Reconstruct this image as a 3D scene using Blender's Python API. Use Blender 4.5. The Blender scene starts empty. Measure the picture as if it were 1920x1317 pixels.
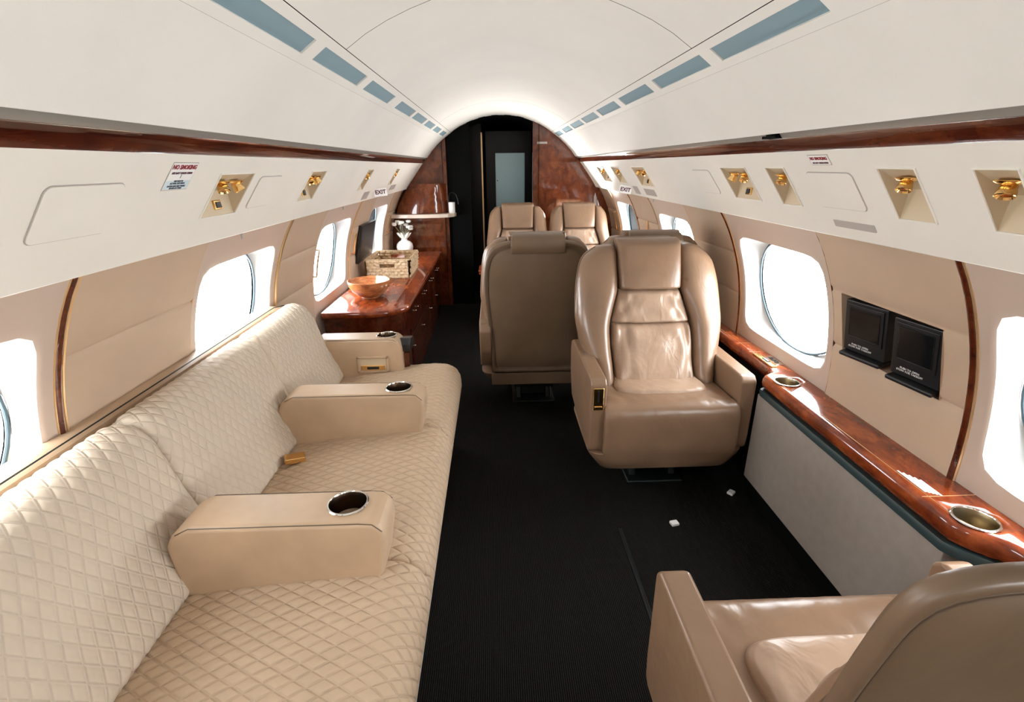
import bpy, bmesh, math, random
from mathutils import Vector, Matrix, Euler
random.seed(7)
PI = math.pi
sc = bpy.context.scene
COL = sc.collection

# ------------------------------------------------------------------ camera
W_, H_, F_PX = 1920.0, 1317.0, 940.0
PITCH, YAW, ROLL = math.radians(20.279), math.radians(1.803), math.radians(0.57)
cam_d = bpy.data.cameras.new('camera')
cam_d.sensor_fit = 'HORIZONTAL'; cam_d.sensor_width = 36.0
cam_d.lens = 36.0 * F_PX / W_
cam_d.clip_start = 0.02; cam_d.clip_end = 100
cam = bpy.data.objects.new('camera', cam_d); COL.objects.link(cam)
_F = Vector((math.sin(YAW)*math.cos(PITCH), math.cos(YAW)*math.cos(PITCH), -math.sin(PITCH)))
_R = Vector((math.cos(YAW), -math.sin(YAW), 0)); _U = _R.cross(_F)
_r = _R*math.cos(ROLL) - _U*math.sin(ROLL); _u = _R*math.sin(ROLL) + _U*math.cos(ROLL)
M = Matrix((( _r.x,_u.x,-_F.x,-0.08),( _r.y,_u.y,-_F.y,0.0),( _r.z,_u.z,-_F.z,1.35),(0,0,0,1)))
cam.matrix_world = M
sc.camera = cam

# ------------------------------------------------------------------ world, exposure
SKY_STRENGTH = 13.0; ADDED_UPLIGHT = 10.0
world = bpy.data.worlds.new('bright_overcast_sky'); sc.world = world
world.use_nodes = True
wn = world.node_tree; wn.nodes.clear()
wo = wn.nodes.new('ShaderNodeOutputWorld'); wb = wn.nodes.new('ShaderNodeBackground')
wb.inputs[0].default_value = (0.97, 0.985, 1.0, 1); wb.inputs[1].default_value = SKY_STRENGTH
wn.links.new(wb.outputs[0], wo.inputs[0])
sc.view_settings.view_transform = 'Standard'; sc.view_settings.look = 'None'
sc.view_settings.gamma = 1.0; sc.view_settings.use_curve_mapping = False
sc.view_settings.exposure = 0.55
sc.cycles.use_denoising = True
sc.cycles.max_bounces = 9; sc.cycles.diffuse_bounces = 6; sc.cycles.glossy_bounces = 4
sc.cycles.transparent_max_bounces = 8
sc.cycles.sample_clamp_indirect = 12.0

# window centres along the cabin (right side, left side)
WIN_R = [(-1.77, -2.11, -1.43), (-0.53, -0.88, -0.19), (0.715, 0.37, 1.065), (1.95, 1.60, 2.295), (3.14, 2.80, 3.46), (4.36, 4.02, 4.66)]
WIN_L = [(-1.74, -2.09, -1.40), (-0.52, -0.87, -0.18), (0.70, 0.36, 1.045), (1.90, 1.57, 2.24), (3.10, 2.74, 3.46), (4.28, 3.93, 4.66)]
Y_BACK, Y_BULK = -2.4, 5.08

def window_portal(side, yc):
    d = bpy.data.lights.new('window_daylight', 'AREA')
    d.shape = 'RECTANGLE'; d.size = 0.66; d.size_y = 0.50
    d.cycles.is_portal = True
    o = bpy.data.objects.new('window_daylight', d); COL.objects.link(o)
    o.location = (side*1.20, yc, 0.83)
    o.rotation_euler = Vector((-side, 0, 0)).to_track_quat('-Z', 'Z').to_euler()
for w in WIN_R: window_portal(1, w[0])
for w in WIN_L: window_portal(-1, w[0])

# ------------------------------------------------------------------ materials
def srgb(r, g, b):
    f = lambda c: (c/255/12.92) if c/255 <= .04045 else ((c/255+.055)/1.055)**2.4
    return (f(r), f(g), f(b), 1)
def new_mat(name, color=(.5,.5,.5,1), rough=.5, metal=0., coat=0., coat_rough=.05, spec=.5, ior=1.45):
    m = bpy.data.materials.new(name); m.use_nodes = True
    b = m.node_tree.nodes['Principled BSDF']
    b.inputs['Base Color'].default_value = color; b.inputs['Roughness'].default_value = rough
    b.inputs['Metallic'].default_value = metal; b.inputs['Coat Weight'].default_value = coat
    b.inputs['Coat Roughness'].default_value = coat_rough; b.inputs['Specular IOR Level'].default_value = spec
    return m, m.node_tree, b
def N(nt, typ, **kw):
    n = nt.nodes.new(typ)
    for k, v in kw.items(): setattr(n, k, v)
    return n
def texco(nt, scale=(1,1,1)):
    t = N(nt, 'ShaderNodeTexCoord'); mp = N(nt, 'ShaderNodeMapping'); mp.inputs['Scale'].default_value = scale
    nt.links.new(t.outputs['Object'], mp.inputs[0]); return mp.outputs[0]
def noise(nt, co, scale, detail=3, rough=.55, dist=0.):
    n = N(nt, 'ShaderNodeTexNoise'); n.inputs['Scale'].default_value = scale; n.inputs['Detail'].default_value = detail
    n.inputs['Roughness'].default_value = rough; n.inputs['Distortion'].default_value = dist
    nt.links.new(co, n.inputs['Vector']); return n.outputs['Fac']
def ramp(nt, fac, stops):
    r = N(nt, 'ShaderNodeValToRGB'); e = r.color_ramp.elements
    while len(e) < len(stops): e.new(.5)
    for el, (p, c) in zip(e, stops): el.position = p; el.color = c
    nt.links.new(fac, r.inputs[0]); return r.outputs[0]
def bump(nt, b, h, strength=.2, dist=.01, prev=None):
    n = N(nt, 'ShaderNodeBump'); n.inputs['Strength'].default_value = strength; n.inputs['Distance'].default_value = dist
    nt.links.new(h, n.inputs['Height'])
    if prev: nt.links.new(prev, n.inputs['Normal'])
    nt.links.new(n.outputs[0], b.inputs['Normal']); return n.outputs[0]
def scaled(c, k): return (min(1,c[0]*k), min(1,c[1]*k), min(1,c[2]*k), 1)

def fabric(name, col, var=.06, rough=.75, grain=700, gs=.12, mott=5):
    m, nt, b = new_mat(name, col, rough, spec=.3)
    co = texco(nt)
    nt.links.new(ramp(nt, noise(nt, co, mott, 4), [(.3, scaled(col, 1-var)), (.7, scaled(col, 1+var))]), b.inputs['Base Color'])
    bump(nt, b, noise(nt, co, grain, 2), gs, .002)
    return m
def leather(name, col, rough=.38, wr=.25, coat=.0):
    m, nt, b = new_mat(name, col, rough, spec=.55, coat=coat, coat_rough=.3)
    co = texco(nt)
    nt.links.new(ramp(nt, noise(nt, co, 7, 3), [(.3, scaled(col, .9)), (.7, scaled(col, 1.08))]), b.inputs['Base Color'])
    p = bump(nt, b, noise(nt, co, 900, 2), .08, .001)
    bump(nt, b, noise(nt, texco(nt, (1.3,1,.7)), 9, 3, .5, .6), wr, .012, p)
    return m
def wood(name, dark, mid, light, scale=(1,1,1), rough=.22, big=5.):
    m, nt, b = new_mat(name, mid, rough, coat=1.0, coat_rough=.03, spec=.15)
    co = texco(nt, scale)
    n1 = noise(nt, co, big, 5, .6, .9); n2 = noise(nt, co, big*6, 4, .6, .8)
    mx = N(nt, 'ShaderNodeMath', operation='MULTIPLY_ADD'); mx.inputs[1].default_value = .3
    nt.links.new(n2, mx.inputs[0]); nt.links.new(n1, mx.inputs[2])
    sb = N(nt, 'ShaderNodeMath', operation='SUBTRACT'); sb.inputs[1].default_value = .15; nt.links.new(mx.outputs[0], sb.inputs[0])
    nt.links.new(ramp(nt, sb.outputs[0], [(.33, dark), (.5, mid), (.68, light)]), b.inputs['Base Color'])
    return m
CREAM_PANEL = fabric('cream_panel_fabric', (.79, .755, .685, 1), .03, .6, 500, .10, 3)
CEIL = fabric('ceiling_vinyl', (.81, .785, .73, 1), .03, .45, 400, .06, 2.5)
WALLP = fabric('beige_wall_leather', (.52, .385, .275, 1), .04, .55, 600, .10)
SHROUD = fabric('window_surround_vinyl', (.53, .42, .345, 1), .02, .4, 300, .03)
REVEAL = new_mat('window_reveal_plastic', (.45, .45, .44, 1), .4)[0]
SEAL = new_mat('window_rubber_seal', (.03, .06, .075, 1), .5)[0]
def quilt_mat(name, col, K=.58, P=.034):
    m, nt, b = new_mat(name, col, .65, spec=.3)
    uv = N(nt, 'ShaderNodeUVMap'); uv.uv_map = 'quilt'; sp = N(nt, 'ShaderNodeSeparateXYZ'); nt.links.new(uv.outputs[0], sp.inputs[0])
    def mth(op, a, b2=None, c=None):
        n = N(nt, 'ShaderNodeMath', operation=op)
        for i, q in enumerate((a, b2, c)):
            if q is None: continue
            if isinstance(q, (int, float)): n.inputs[i].default_value = q
            else: nt.links.new(q, n.inputs[i])
        return n.outputs[0]
    ku = mth('MULTIPLY', sp.outputs[0], K/P); vv = mth('MULTIPLY', sp.outputs[1], 1/P)
    d1 = mth('PINGPONG', mth('ADD', ku, vv), .5); d2 = mth('PINGPONG', mth('SUBTRACT', ku, vv), .5)
    d = mth('MINIMUM', d1, d2)
    mr = N(nt, 'ShaderNodeMapRange', interpolation_type='SMOOTHSTEP'); mr.inputs['From Max'].default_value = .13; nt.links.new(d, mr.inputs[0])
    co = texco(nt)
    nt.links.new(ramp(nt, noise(nt, co, 5, 4), [(.3, scaled(col, .96)), (.7, scaled(col, 1.04))]), b.inputs['Base Color'])
    p = bump(nt, b, noise(nt, co, 800, 2), .12, .002)
    bump(nt, b, mr.outputs[0], .55, .005, p)
    return m
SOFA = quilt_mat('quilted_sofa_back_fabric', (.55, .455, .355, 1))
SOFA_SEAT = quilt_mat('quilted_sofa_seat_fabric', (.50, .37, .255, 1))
SOFA_SMOOTH = leather('sofa_armrest_leather', (.48, .335, .215, 1), .45, .05)
SOFA_BASE = new_mat('sofa_base_panel', (.55, .53, .50, 1), .5)[0]
TAN = leather('tan_chair_leather', (.232, .140, .084, 1), .30, .30)
TAN_PAD = leather('tan_chair_pad_leather', (.37, .248, .17, 1), .33, .75)
TAN_SHADED = leather('shaded_tan_back_leather', (.155, .098, .058, 1), .40, .12)  # same tan leather, darkened to paint in the shade on chair backs
PIPING = leather('chair_piping', (.12, .08, .05, 1), .4, .1)
WOOD = wood('glossy_mahogany_veneer', (.070,.013,.004,1), (.120,.026,.007,1), (.19,.048,.012,1), (1,1,.6), .25, 16)
WOOD_T = wood('mahogany_counter_veneer', (.11,.018,.005,1), (.215,.038,.010,1), (.36,.078,.018,1), (1,.45,1), .22, 14)
WOOD_TRIM = wood('mahogany_rail', (.040,.006,.003,1), (.078,.014,.005,1), (.125,.03,.010,1), (1,.3,1), .22, 14)
BOWLWOOD = wood('carved_bowl_wood', (.20,.06,.02,1), (.42,.15,.05,1), (.6,.27,.1,1), (1,1,3), .35, 8)
GOLD = new_mat('polished_gold', (.95, .62, .25, 1), .16, 1.)[0]
GOLD_SOFT = new_mat('brushed_gold_trim', (.80, .55, .30, 1), .35, .8)[0]
CHROME = new_mat('polished_chrome', (.85, .83, .80, 1), .10, 1.)[0]
BLACK = new_mat('black_plastic', (.010, .010, .011, 1), .35)[0]
BLACK_GLASS = new_mat('black_glass', (.006, .007, .008, 1), .08)[0]
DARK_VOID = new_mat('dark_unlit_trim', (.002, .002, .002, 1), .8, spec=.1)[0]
DARK_LAC = new_mat('dark_lacquer', (.003, .002, .002, 1), .3, spec=.25)[0]
TEAL = new_mat('dark_teal_edge', (.020, .040, .042, 1), .5)[0]
GREYCARPET = fabric('grey_sidewall_carpet', (.30, .255, .225, 1), .05, .9, 500, .35, 30)
BLUEGLASS = new_mat('blue_grey_lens', (.23, .33, .37, 1), .6, spec=.15)[0]
GREYPL = new_mat('grey_plastic', (.42, .38, .35, 1), .4)[0]
GREYLIP = new_mat('grey_channel', (.30, .28, .25, 1), .35, .3)[0]
NICHE = new_mat('cream_moulding', (.60, .49, .34, 1), .5)[0]
WHITE = new_mat('white_paper', (.85, .84, .82, 1), .5)[0]
RED_INK = new_mat('red_ink', (.25, .01, .02, 1), .5)[0]
BLUE_INK = new_mat('dark_ink', (.03, .05, .08, 1), .5)[0]
MAROON = new_mat('dark_maroon_ink', (.08, .01, .03, 1), .5)[0]
PALEBLUE = new_mat('pale_blue_paper', (.60, .72, .76, 1), .5)[0]
MIRROR = new_mat('frosted_mirror_panel', (.36, .50, .54, 1), .45, .9)[0]
PORCELAIN = new_mat('white_porcelain', (.88, .88, .86, 1), .25)[0]
PETAL = new_mat('white_petal', (.86, .86, .80, 1), .6)[0]
STEM = new_mat('dry_green_stem', (.22, .22, .12, 1), .7)[0]
STONE = new_mat('pale_shelf_edge', (.66, .56, .47, 1), .3)[0]
DARKMETAL = new_mat('dark_green_metal', (.012, .016, .016, 1), .4, .5)[0]
# basket straw
m, nt, b = new_mat('woven_seagrass', (.5, .35, .2, 1), .75)
nt.links.new(ramp(nt, noise(nt, texco(nt), 60, 3), [(.35, (.36,.23,.12,1)), (.6, (.60,.44,.28,1))]), b.inputs['Base Color'])
STRAW = m
# carpet
m, nt, b = new_mat('black_ribbed_carpet', (.012,.011,.010,1), .95, spec=.1)
co = texco(nt)
wv = N(nt, 'ShaderNodeTexWave', wave_type='BANDS', bands_direction='X'); wv.inputs['Scale'].default_value = 52
wv.inputs['Distortion'].default_value = .6; wv.inputs['Detail'].default_value = 1; wv.inputs['Detail Scale'].default_value = 3
nt.links.new(co, wv.inputs['Vector'])
nf = noise(nt, co, 420, 2)
mm = N(nt, 'ShaderNodeMath', operation='MULTIPLY'); nt.links.new(wv.outputs['Fac'], mm.inputs[0]); nt.links.new(nf, mm.inputs[1])
nt.links.new(ramp(nt, mm.outputs[0], [(.12, (.003,.0027,.0024,1)), (.55, (.022,.020,.0175,1))]), b.inputs['Base Color'])
bump(nt, b, mm.outputs[0], .6, .004)
CARPET = m
# window glass: clear pane with reflections, no ray tricks
m = bpy.data.materials.new('clear_window_glass'); m.use_nodes = True; nt = m.node_tree; nt.nodes.clear()
o_ = N(nt, 'ShaderNodeOutputMaterial'); mx = N(nt, 'ShaderNodeMixShader'); tr = N(nt, 'ShaderNodeBsdfTransparent'); gl = N(nt, 'ShaderNodeBsdfGlossy')
mx.inputs[0].default_value = .05; gl.inputs['Roughness'].default_value = .05; tr.inputs[0].default_value = (.96,.985,1,1)
nt.links.new(tr.outputs[0], mx.inputs[1]); nt.links.new(gl.outputs[0], mx.inputs[2]); nt.links.new(mx.outputs[0], o_.inputs[0])
GLASS = m

# ------------------------------------------------------------------ mesh helpers
class MB:
    def __init__(s): s.v = []; s.f = []; s.wn = False
    def add(s, vs, fs):
        n = len(s.v); s.v += [tuple(p) for p in vs]; s.f += [tuple(i+n for i in f) for f in fs]; return s
    def rings(s, rings, closed=True, cap=True, flip=False):
        n = len(rings[0]); vs = [p for r in rings for p in r]; fs = []
        for i in range(len(rings)-1):
            for j in range(n if closed else n-1):
                a = i*n+j; b = i*n+(j+1) % n
                fs.append((a, b, b+n, a+n) if not flip else (a, a+n, b+n, b))
        if cap:
            fs.append(tuple(range(n-1, -1, -1)) if not flip else tuple(range(n)))
            k = (len(rings)-1)*n; fs.append(tuple(range(k, k+n)) if not flip else tuple(range(k+n-1, k-1, -1)))
        return s.add(vs, fs)
    def box(s, x0, x1, y0, y1, z0, z1, r=0., seg=2):
        bm = bmesh.new(); bmesh.ops.create_cube(bm, size=1.)
        for v in bm.verts: v.co = Vector((x0+(x1-x0)*(v.co.x+.5), y0+(y1-y0)*(v.co.y+.5), z0+(z1-z0)*(v.co.z+.5)))
        if r > 0: bmesh.ops.bevel(bm, geom=bm.edges[:], offset=r, segments=seg, profile=.5, affect='EDGES'); s.wn = True
        bm.verts.index_update()
        s.add([v.co[:] for v in bm.verts], [[v.index for v in f.verts] for f in bm.faces]); bm.free(); return s
    def prism(s, poly, axis, a0, a1, r=0., seg=2):
        # poly of 2D points, extruded along axis ('X','Y','Z') from a0 to a1
        bm = bmesh.new()
        def P(p, a): return {'X': (a, p[0], p[1]), 'Y': (p[0], a, p[1]), 'Z': (p[0], p[1], a)}[axis]
        A = [bm.verts.new(P(p, a0)) for p in poly]; B = [bm.verts.new(P(p, a1)) for p in poly]
        n = len(poly); bm.faces.new(A); bm.faces.new(B[::-1])
        for i in range(n): bm.faces.new((A[(i+1) % n], A[i], B[i], B[(i+1) % n]))
        bmesh.ops.recalc_face_normals(bm, faces=bm.faces[:])
        if r > 0: bmesh.ops.bevel(bm, geom=bm.edges[:], offset=r, segments=seg, profile=.5, affect='EDGES', clamp_overlap=True); s.wn = True
        bm.verts.index_update()
        s.add([v.co[:] for v in bm.verts], [[v.index for v in f.verts] for f in bm.faces]); bm.free(); return s
    def lathe(s, prof, c=(0,0,0), n=32, axis=Vector((0,0,1)), cap=True):
        q = Vector((0,0,1)).rotation_difference(Vector(axis)); rs = []
        for r, z in prof: rs.append([tuple(Vector(c)+q @ Vector((max(r,1e-4)*math.cos(2*PI*k/n), max(r,1e-4)*math.sin(2*PI*k/n), z))) for k in range(n)])
        return s.rings(rs, cap=cap)
    def tube(s, pts, r, n=8, closed=False):
        pts = [Vector(p) for p in pts]; m = len(pts); rs = []; up = None
        for i, p in enumerate(pts):
            if closed: t = pts[(i+1) % m]-pts[i-1]
            else: t = pts[min(i+1, m-1)]-pts[max(i-1, 0)]
            t.normalize()
            if up is None: up = Vector((0,0,1)) if abs(t.z) < .9 else Vector((1,0,0))
            u = (up-t*up.dot(t)).normalized(); up = u; w = t.cross(u)
            rs.append([tuple(p+u*r*math.cos(2*PI*k/n)+w*r*math.sin(2*PI*k/n)) for k in range(n)])
        if closed: rs.append(rs[0])
        return s.rings(rs, cap=not closed)
    def tf(s, mat):
        s.v = [tuple(mat @ Vector(p)) for p in s.v]; return s
    def build(s, name, mat, parent=None, smooth=True, auto=35, mods=None):
        me = bpy.data.meshes.new(name); me.from_pydata(s.v, [], s.f); me.validate(); me.update()
        bm = bmesh.new(); bm.from_mesh(me)
        bmesh.ops.remove_doubles(bm, verts=bm.verts[:], dist=1e-6)
        bmesh.ops.recalc_face_normals(bm, faces=bm.faces[:])
        if smooth:
            for f in bm.faces: f.smooth = True
            if auto:
                for e in bm.edges:
                    if len(e.link_faces) == 2 and e.calc_face_angle(0) > math.radians(auto): e.smooth = False
        bm.to_mesh(me); bm.free()
        for mt in (mat if isinstance(mat, (list, tuple)) else [mat]): me.materials.append(mt)
        o = bpy.data.objects.new(name, me); COL.objects.link(o)
        if parent: o.parent = parent
        if s.wn and smooth:
            md = o.modifiers.new('weighted', 'WEIGHTED_NORMAL'); md.keep_sharp = True; md.weight = 60
        return o
def tag(o, label=None, cat=None, group=None, kind=None):
    if label: o['label'] = label
    if cat: o['category'] = cat
    if group: o['group'] = group
    if kind: o['kind'] = kind
    return o
def thing(name, label, cat, loc=(0,0,0), rz=0., group=None):
    o = bpy.data.objects.new(name, None); o.empty_display_size = .05; COL.objects.link(o)
    o.location = loc; o.rotation_euler = (0, 0, rz); return tag(o, label, cat, group)
def kids(o): return [c for c in bpy.data.objects if c.parent == o]
def copy_tree(o, parent=None):
    c = o.copy(); COL.objects.link(c)
    if parent: c.parent = parent
    for ch in kids(o): copy_tree(ch, c)
    return c
def offset(o, off):
    # move the parts of an Empty so that they stay in place while the Empty sits at its base
    for c in kids(o): c.location = Vector(c.location)-Vector(off)
    o.location = Vector(o.location)+Vector(off)
def interp(t, a):
    # piecewise linear table [(t,v)...]
    if t <= a[0][0]: return a[0][1]
    for (t0, v0), (t1, v1) in zip(a[:-1], a[1:]):
        if t <= t1: return v0+(v1-v0)*(t-t0)/(t1-t0)
    return a[-1][1]
def smooth_t(t, a):
    # smooth (cosine-free, Catmull-Rom) table
    n = len(a)
    if t <= a[0][0]: return a[0][1]
    if t >= a[-1][0]: return a[-1][1]
    for i in range(n-1):
        if t <= a[i+1][0]:
            p1, p2 = a[i], a[i+1]; p0 = a[i-1] if i else p1; p3 = a[i+2] if i+2 < n else p2
            h = p2[0]-p1[0]; u = (t-p1[0])/h
            m1 = (p2[1]-p0[1])/max(p2[0]-p0[0], 1e-9)*h; m2 = (p3[1]-p1[1])/max(p3[0]-p1[0], 1e-9)*h
            return (2*u**3-3*u*u+1)*p1[1]+(u**3-2*u*u+u)*m1+(-2*u**3+3*u*u)*p2[1]+(u**3-u*u)*m2
def se(cx, cy, rx, ry, n=3., k=40):
    # superellipse ring
    out = []
    for i in range(k):
        a = 2*PI*i/k; c, s_ = math.cos(a), math.sin(a)
        out.append((cx+rx*math.copysign(abs(c)**(2/n), c), cy+ry*math.copysign(abs(s_)**(2/n), s_)))
    return out
def text_obj(txt, size, mat, parent, matrix, name='lettering', ext=.0004, bold=.0, sx=1.):
    cu = bpy.data.curves.new('txt', 'FONT'); cu.body = txt; cu.size = size; cu.align_x = 'CENTER'; cu.align_y = 'CENTER'
    cu.extrude = ext; cu.offset = bold; cu.space_line = .95; cu.resolution_u = 2
    t = bpy.data.objects.new('t', cu); COL.objects.link(t)
    dg = bpy.context.evaluated_depsgraph_get(); dg.update()
    me = bpy.data.meshes.new_from_object(t.evaluated_get(dg)); bpy.data.objects.remove(t)
    me.transform(matrix @ Matrix.Diagonal((sx, 1, 1, 1))); me.materials.clear(); me.materials.append(mat)
    o = bpy.data.objects.new(name, me); COL.objects.link(o)
    if parent: o.parent = parent
    return o
def frame(origin, xdir, ydir):
    # matrix with local X along xdir, local Y along ydir, at origin
    x = Vector(xdir).normalized(); y = Vector(ydir); y = (y-x*y.dot(x)).normalized(); z = x.cross(y)
    return Matrix(((x.x,y.x,z.x,origin[0]),(x.y,y.y,z.y,origin[1]),(x.z,y.z,z.z,origin[2]),(0,0,0,1)))

# ------------------------------------------------------------------ cabin cross-section
CE = [(0,1.79),(.06,1.788),(.12,1.782),(.18,1.771),(.233,1.757),(.29,1.737),(.35,1.712),(.41,1.681),(.465,1.645),(.487,1.630),(.526,1.602),(.545,1.588),(.60,1.540),(.655,1.484),(.70,1.427)]
PS = [(.745,1.380),(.778,1.338),(.82,1.2804),(.859,1.227),(.885,1.188),(.907,1.152)]
WA = [(.18,1.08),(.4,1.10),(.5,1.103),(.57,1.103),(.67,1.10),(.77,1.09),(.88,1.068),(.98,1.035),(1.08,.99),(1.16,.94),(1.20,.91)]
def wallx(z): return smooth_t(z, WA)
def psu_pt(x):  # z on PSU for |x|
    return interp(x, PS)
def psu_frame(side, y, x, off=0.):
    # local X along +-Y so that text reads from inside; local Y up the slope
    dz = (interp(x+.01, PS)-interp(x-.01, PS)); up = Vector((-side*.02, 0, -dz)).normalized()
    xd = Vector((0, 1, 0)) if side < 0 else Vector((0, -1, 0))
    m = frame((side*x, y, psu_pt(x)), xd, up); n = m.to_3x3() @ Vector((0,0,1))
    if n.x*side > 0: n = -n
    return Matrix.Translation(n*off) @ m

# ---- ceiling
seams = [Y_BACK, -.95, 1.545, 3.98, Y_BULK]
ceil = MB(); g = .0016
for y0, y1 in zip(seams[:-1], seams[1:]):
    pr = [(x, z) for x, z in CE if x <= .465]; pr[-1] = (.4645, 1.6453)
    full = [(-x, z) for x, z in pr[::-1][:-1]]+pr
    nn = 8
    # very slight bow of the cross seam, as on the real panel
    ceil.rings([[(x, y0+g+(y1-y0-2*g)*i/nn, z) for x, z in full] for i in range(nn+1)], closed=False, cap=False)
ceil = ceil.build('ceiling', CEIL); tag(ceil, kind='structure')
VENT_L = [(.93,1.367),(1.437,1.877),(1.952,2.392),(2.54,2.98),(3.054,3.48),(3.563,3.96),(4.055,4.425),(4.542,4.90)]
VENT_R = [(1.025,1.475),(1.545,1.99),(2.064,2.50),(2.582,3.01),(3.092,3.52),(3.59,4.02),(4.096,4.49),(4.637,5.02)]
names_n = ['nearest visible', 'second', 'third', 'fourth', 'fifth', 'sixth', 'seventh', 'last']
for side, vents in ((-1, VENT_L), (1, VENT_R)):
    st = MB(); xs = [.4662, .487, .526, .545]; zs = [1.6441, 1.630, 1.602, 1.588]
    def quad(mb, xa, za, xb, zb, ya, yb): mb.add([(side*xa, ya, za), (side*xb, ya, zb), (side*xb, yb, zb), (side*xa, yb, za)], [(0,1,2,3)])
    ys = [Y_BACK]+[v for p in vents for v in p]+[Y_BULK]
    for k in (0, 2): quad(st, xs[k], zs[k], xs[k+1], zs[k+1], Y_BACK, Y_BULK)
    for i in range(0, len(ys), 2): quad(st, xs[1], zs[1], xs[2], zs[2], ys[i], ys[i+1])
    nrm = Vector((side*(zs[1]-zs[2]), 0, (xs[2]-xs[1]))).normalized()  # outward
    D = .006
    for y0, y1 in vents:
        c = [Vector((side*xs[1], y0, zs[1])), Vector((side*xs[2], y0, zs[2])), Vector((side*xs[2], y1, zs[2])), Vector((side*xs[1], y1, zs[1]))]
        d = [p+nrm*D for p in c]; st.add(c+d, [(i, (i+1) % 4, (i+1) % 4+4, i+4) for i in range(4)])
    o = st.build('lens_strip', CEIL, ceil, smooth=False)
    sh = MB(); pr = [(x, z) for x, z in CE if x >= .545]; pr = [(.5453, 1.5878)]+pr[1:]+[(.7035,1.4265),(.7055,1.430),(.700,1.437),(.655,1.494)]
    sh.rings([[(side*x, Y_BACK+(Y_BULK-Y_BACK)*i/12, z) for x, z in pr] for i in range(13)], closed=False, cap=False)
    sh.build('side_shell', CEIL, ceil)
    word = 'left' if side < 0 else 'right'
    vis = [v for v in vents if v[1] > .95]
    for i, (y0, y1) in enumerate(vis):
        mb = MB(); e = .0008
        c = [Vector((side*xs[1], y0, zs[1]))+nrm*(D*.75), Vector((side*xs[2], y0, zs[2]))+nrm*(D*.75), Vector((side*xs[2], y1, zs[2]))+nrm*(D*.75), Vector((side*xs[1], y1, zs[1]))+nrm*(D*.75)]
        c[0].y += e; c[1].y += e; c[2].y -= e; c[3].y -= e
        d = [p+nrm*.004 for p in c]
        mb.add(c+d, [(0,1,2,3),(7,6,5,4)]+[(k, (k+1) % 4, (k+1) % 4+4, k+4) for k in range(4)])
        if len(vis) == 8:
            lab = {0: f'blue-grey ceiling lens of the {word} row, the one closest to the camera'}.get(i, f'blue-grey ceiling lens, {names_n[i]} from the camera in the {word} row')
            if i == 7: lab = f'tiny blue-grey ceiling lens at the bulkhead end of the {word} row'
        tag(mb.build('ceiling_lens', BLUEGLASS, smooth=False), lab, 'ceiling light', f'blue-grey lenses in the {word} ceiling strip')
# backing above the ceiling so the seams read dark
mb = MB(); pr = [(-x*1.0, z+.018) for x, z in CE[::-1][:-1]]+[(x, z+.018) for x, z in CE]
mb.rings([[(x, y, z) for x, z in pr] for y in (Y_BACK, Y_BULK)], closed=False, cap=False)
mb.build('ceiling_backing', DARK_VOID, ceil)

# ---- grey lip, wood rail and service panels
NL = [(1.388,1.580,1.395),(2.080,2.255,1.395),(3.03,3.135,1),(3.93,4.03,1)]
walls = {}
for side, word in ((-1, 'left'), (1, 'right')):
    lip = MB(); y0, y1 = Y_BACK, Y_BULK
    segs = [(y0, y1)] if side < 0 else [(y0, 1.478), (1.552, y1)]
    for a, b_ in segs:
        lip.rings([[(side*x, yy, z) for x, z in [(.704,1.438),(.7095,1.428),(.716,1.419),(.7215,1.414),(.730,1.420),(.722,1.440)]] for yy in (a, b_)], closed=True, cap=True)
    o = lip.build('trim_1' if side < 0 else 'trim_2', GREYLIP); tag(o, kind='structure')
    rail = MB(); pr = [(.7200,1.4155),(.7240,1.4155),(.7300,1.411),(.7360,1.403),(.7410,1.394),(.7445,1.385),(.7455,1.3795),(.756,1.3795),(.756,1.4155)]
    rail.rings([[(side*x, Y_BACK+(Y_BULK-Y_BACK)*i/10, z) for x, z in pr] for i in range(11)], closed=True, cap=True)
    o = rail.build('trim_3' if side < 0 else 'trim_4', WOOD_TRIM, auto=60); tag(o, kind='structure')
if True:
    gap = MB().box(.700, .728, 1.4785, 1.5515, 1.4155, 1.4225)
    tag(gap.build('trim_5', DARK_VOID, smooth=False), kind='structure')

# niches: (y0, y1, lamps, button)
NICHE_L = [(1.388,1.580,2,True),(2.080,2.258,2,True),(3.02,3.14,1,False),(3.90,4.01,1,False)]
NICHE_R = [(.840,.925,1,False),(1.057,1.165,1,False),(1.550,1.656,1,False),(1.795,1.992,2,True),(3.035,3.300,2,True),(3.66,3.88,1,False),(4.16,4.42,1,True)]
NX0, NX1 = .778, .859
lab_L = ['nearest reading light recess on the left panel, beside the no smoking placard', 'second reading light recess on the left panel, above the second left window',
         'narrow reading light recess on the left panel, just before the left EXIT sign', 'slim reading light recess at the far end of the left panel, beyond the EXIT sign']
lab_R = ['reading light recess cut by the right edge of the photo', 'large reading light recess on the right panel with one gold lamp, above the two monitors',
         'reading light recess with one gold lamp beside the two-lamp recess on the right panel', 'two-lamp reading light recess with a black button, above the nearest bright right window',
         'far two-lamp reading light recess on the right panel, just before the right EXIT sign', 'small single-lamp recess right above the right EXIT sign', 'smallest reading light recess on the right panel, next to the bulkhead']
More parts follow.
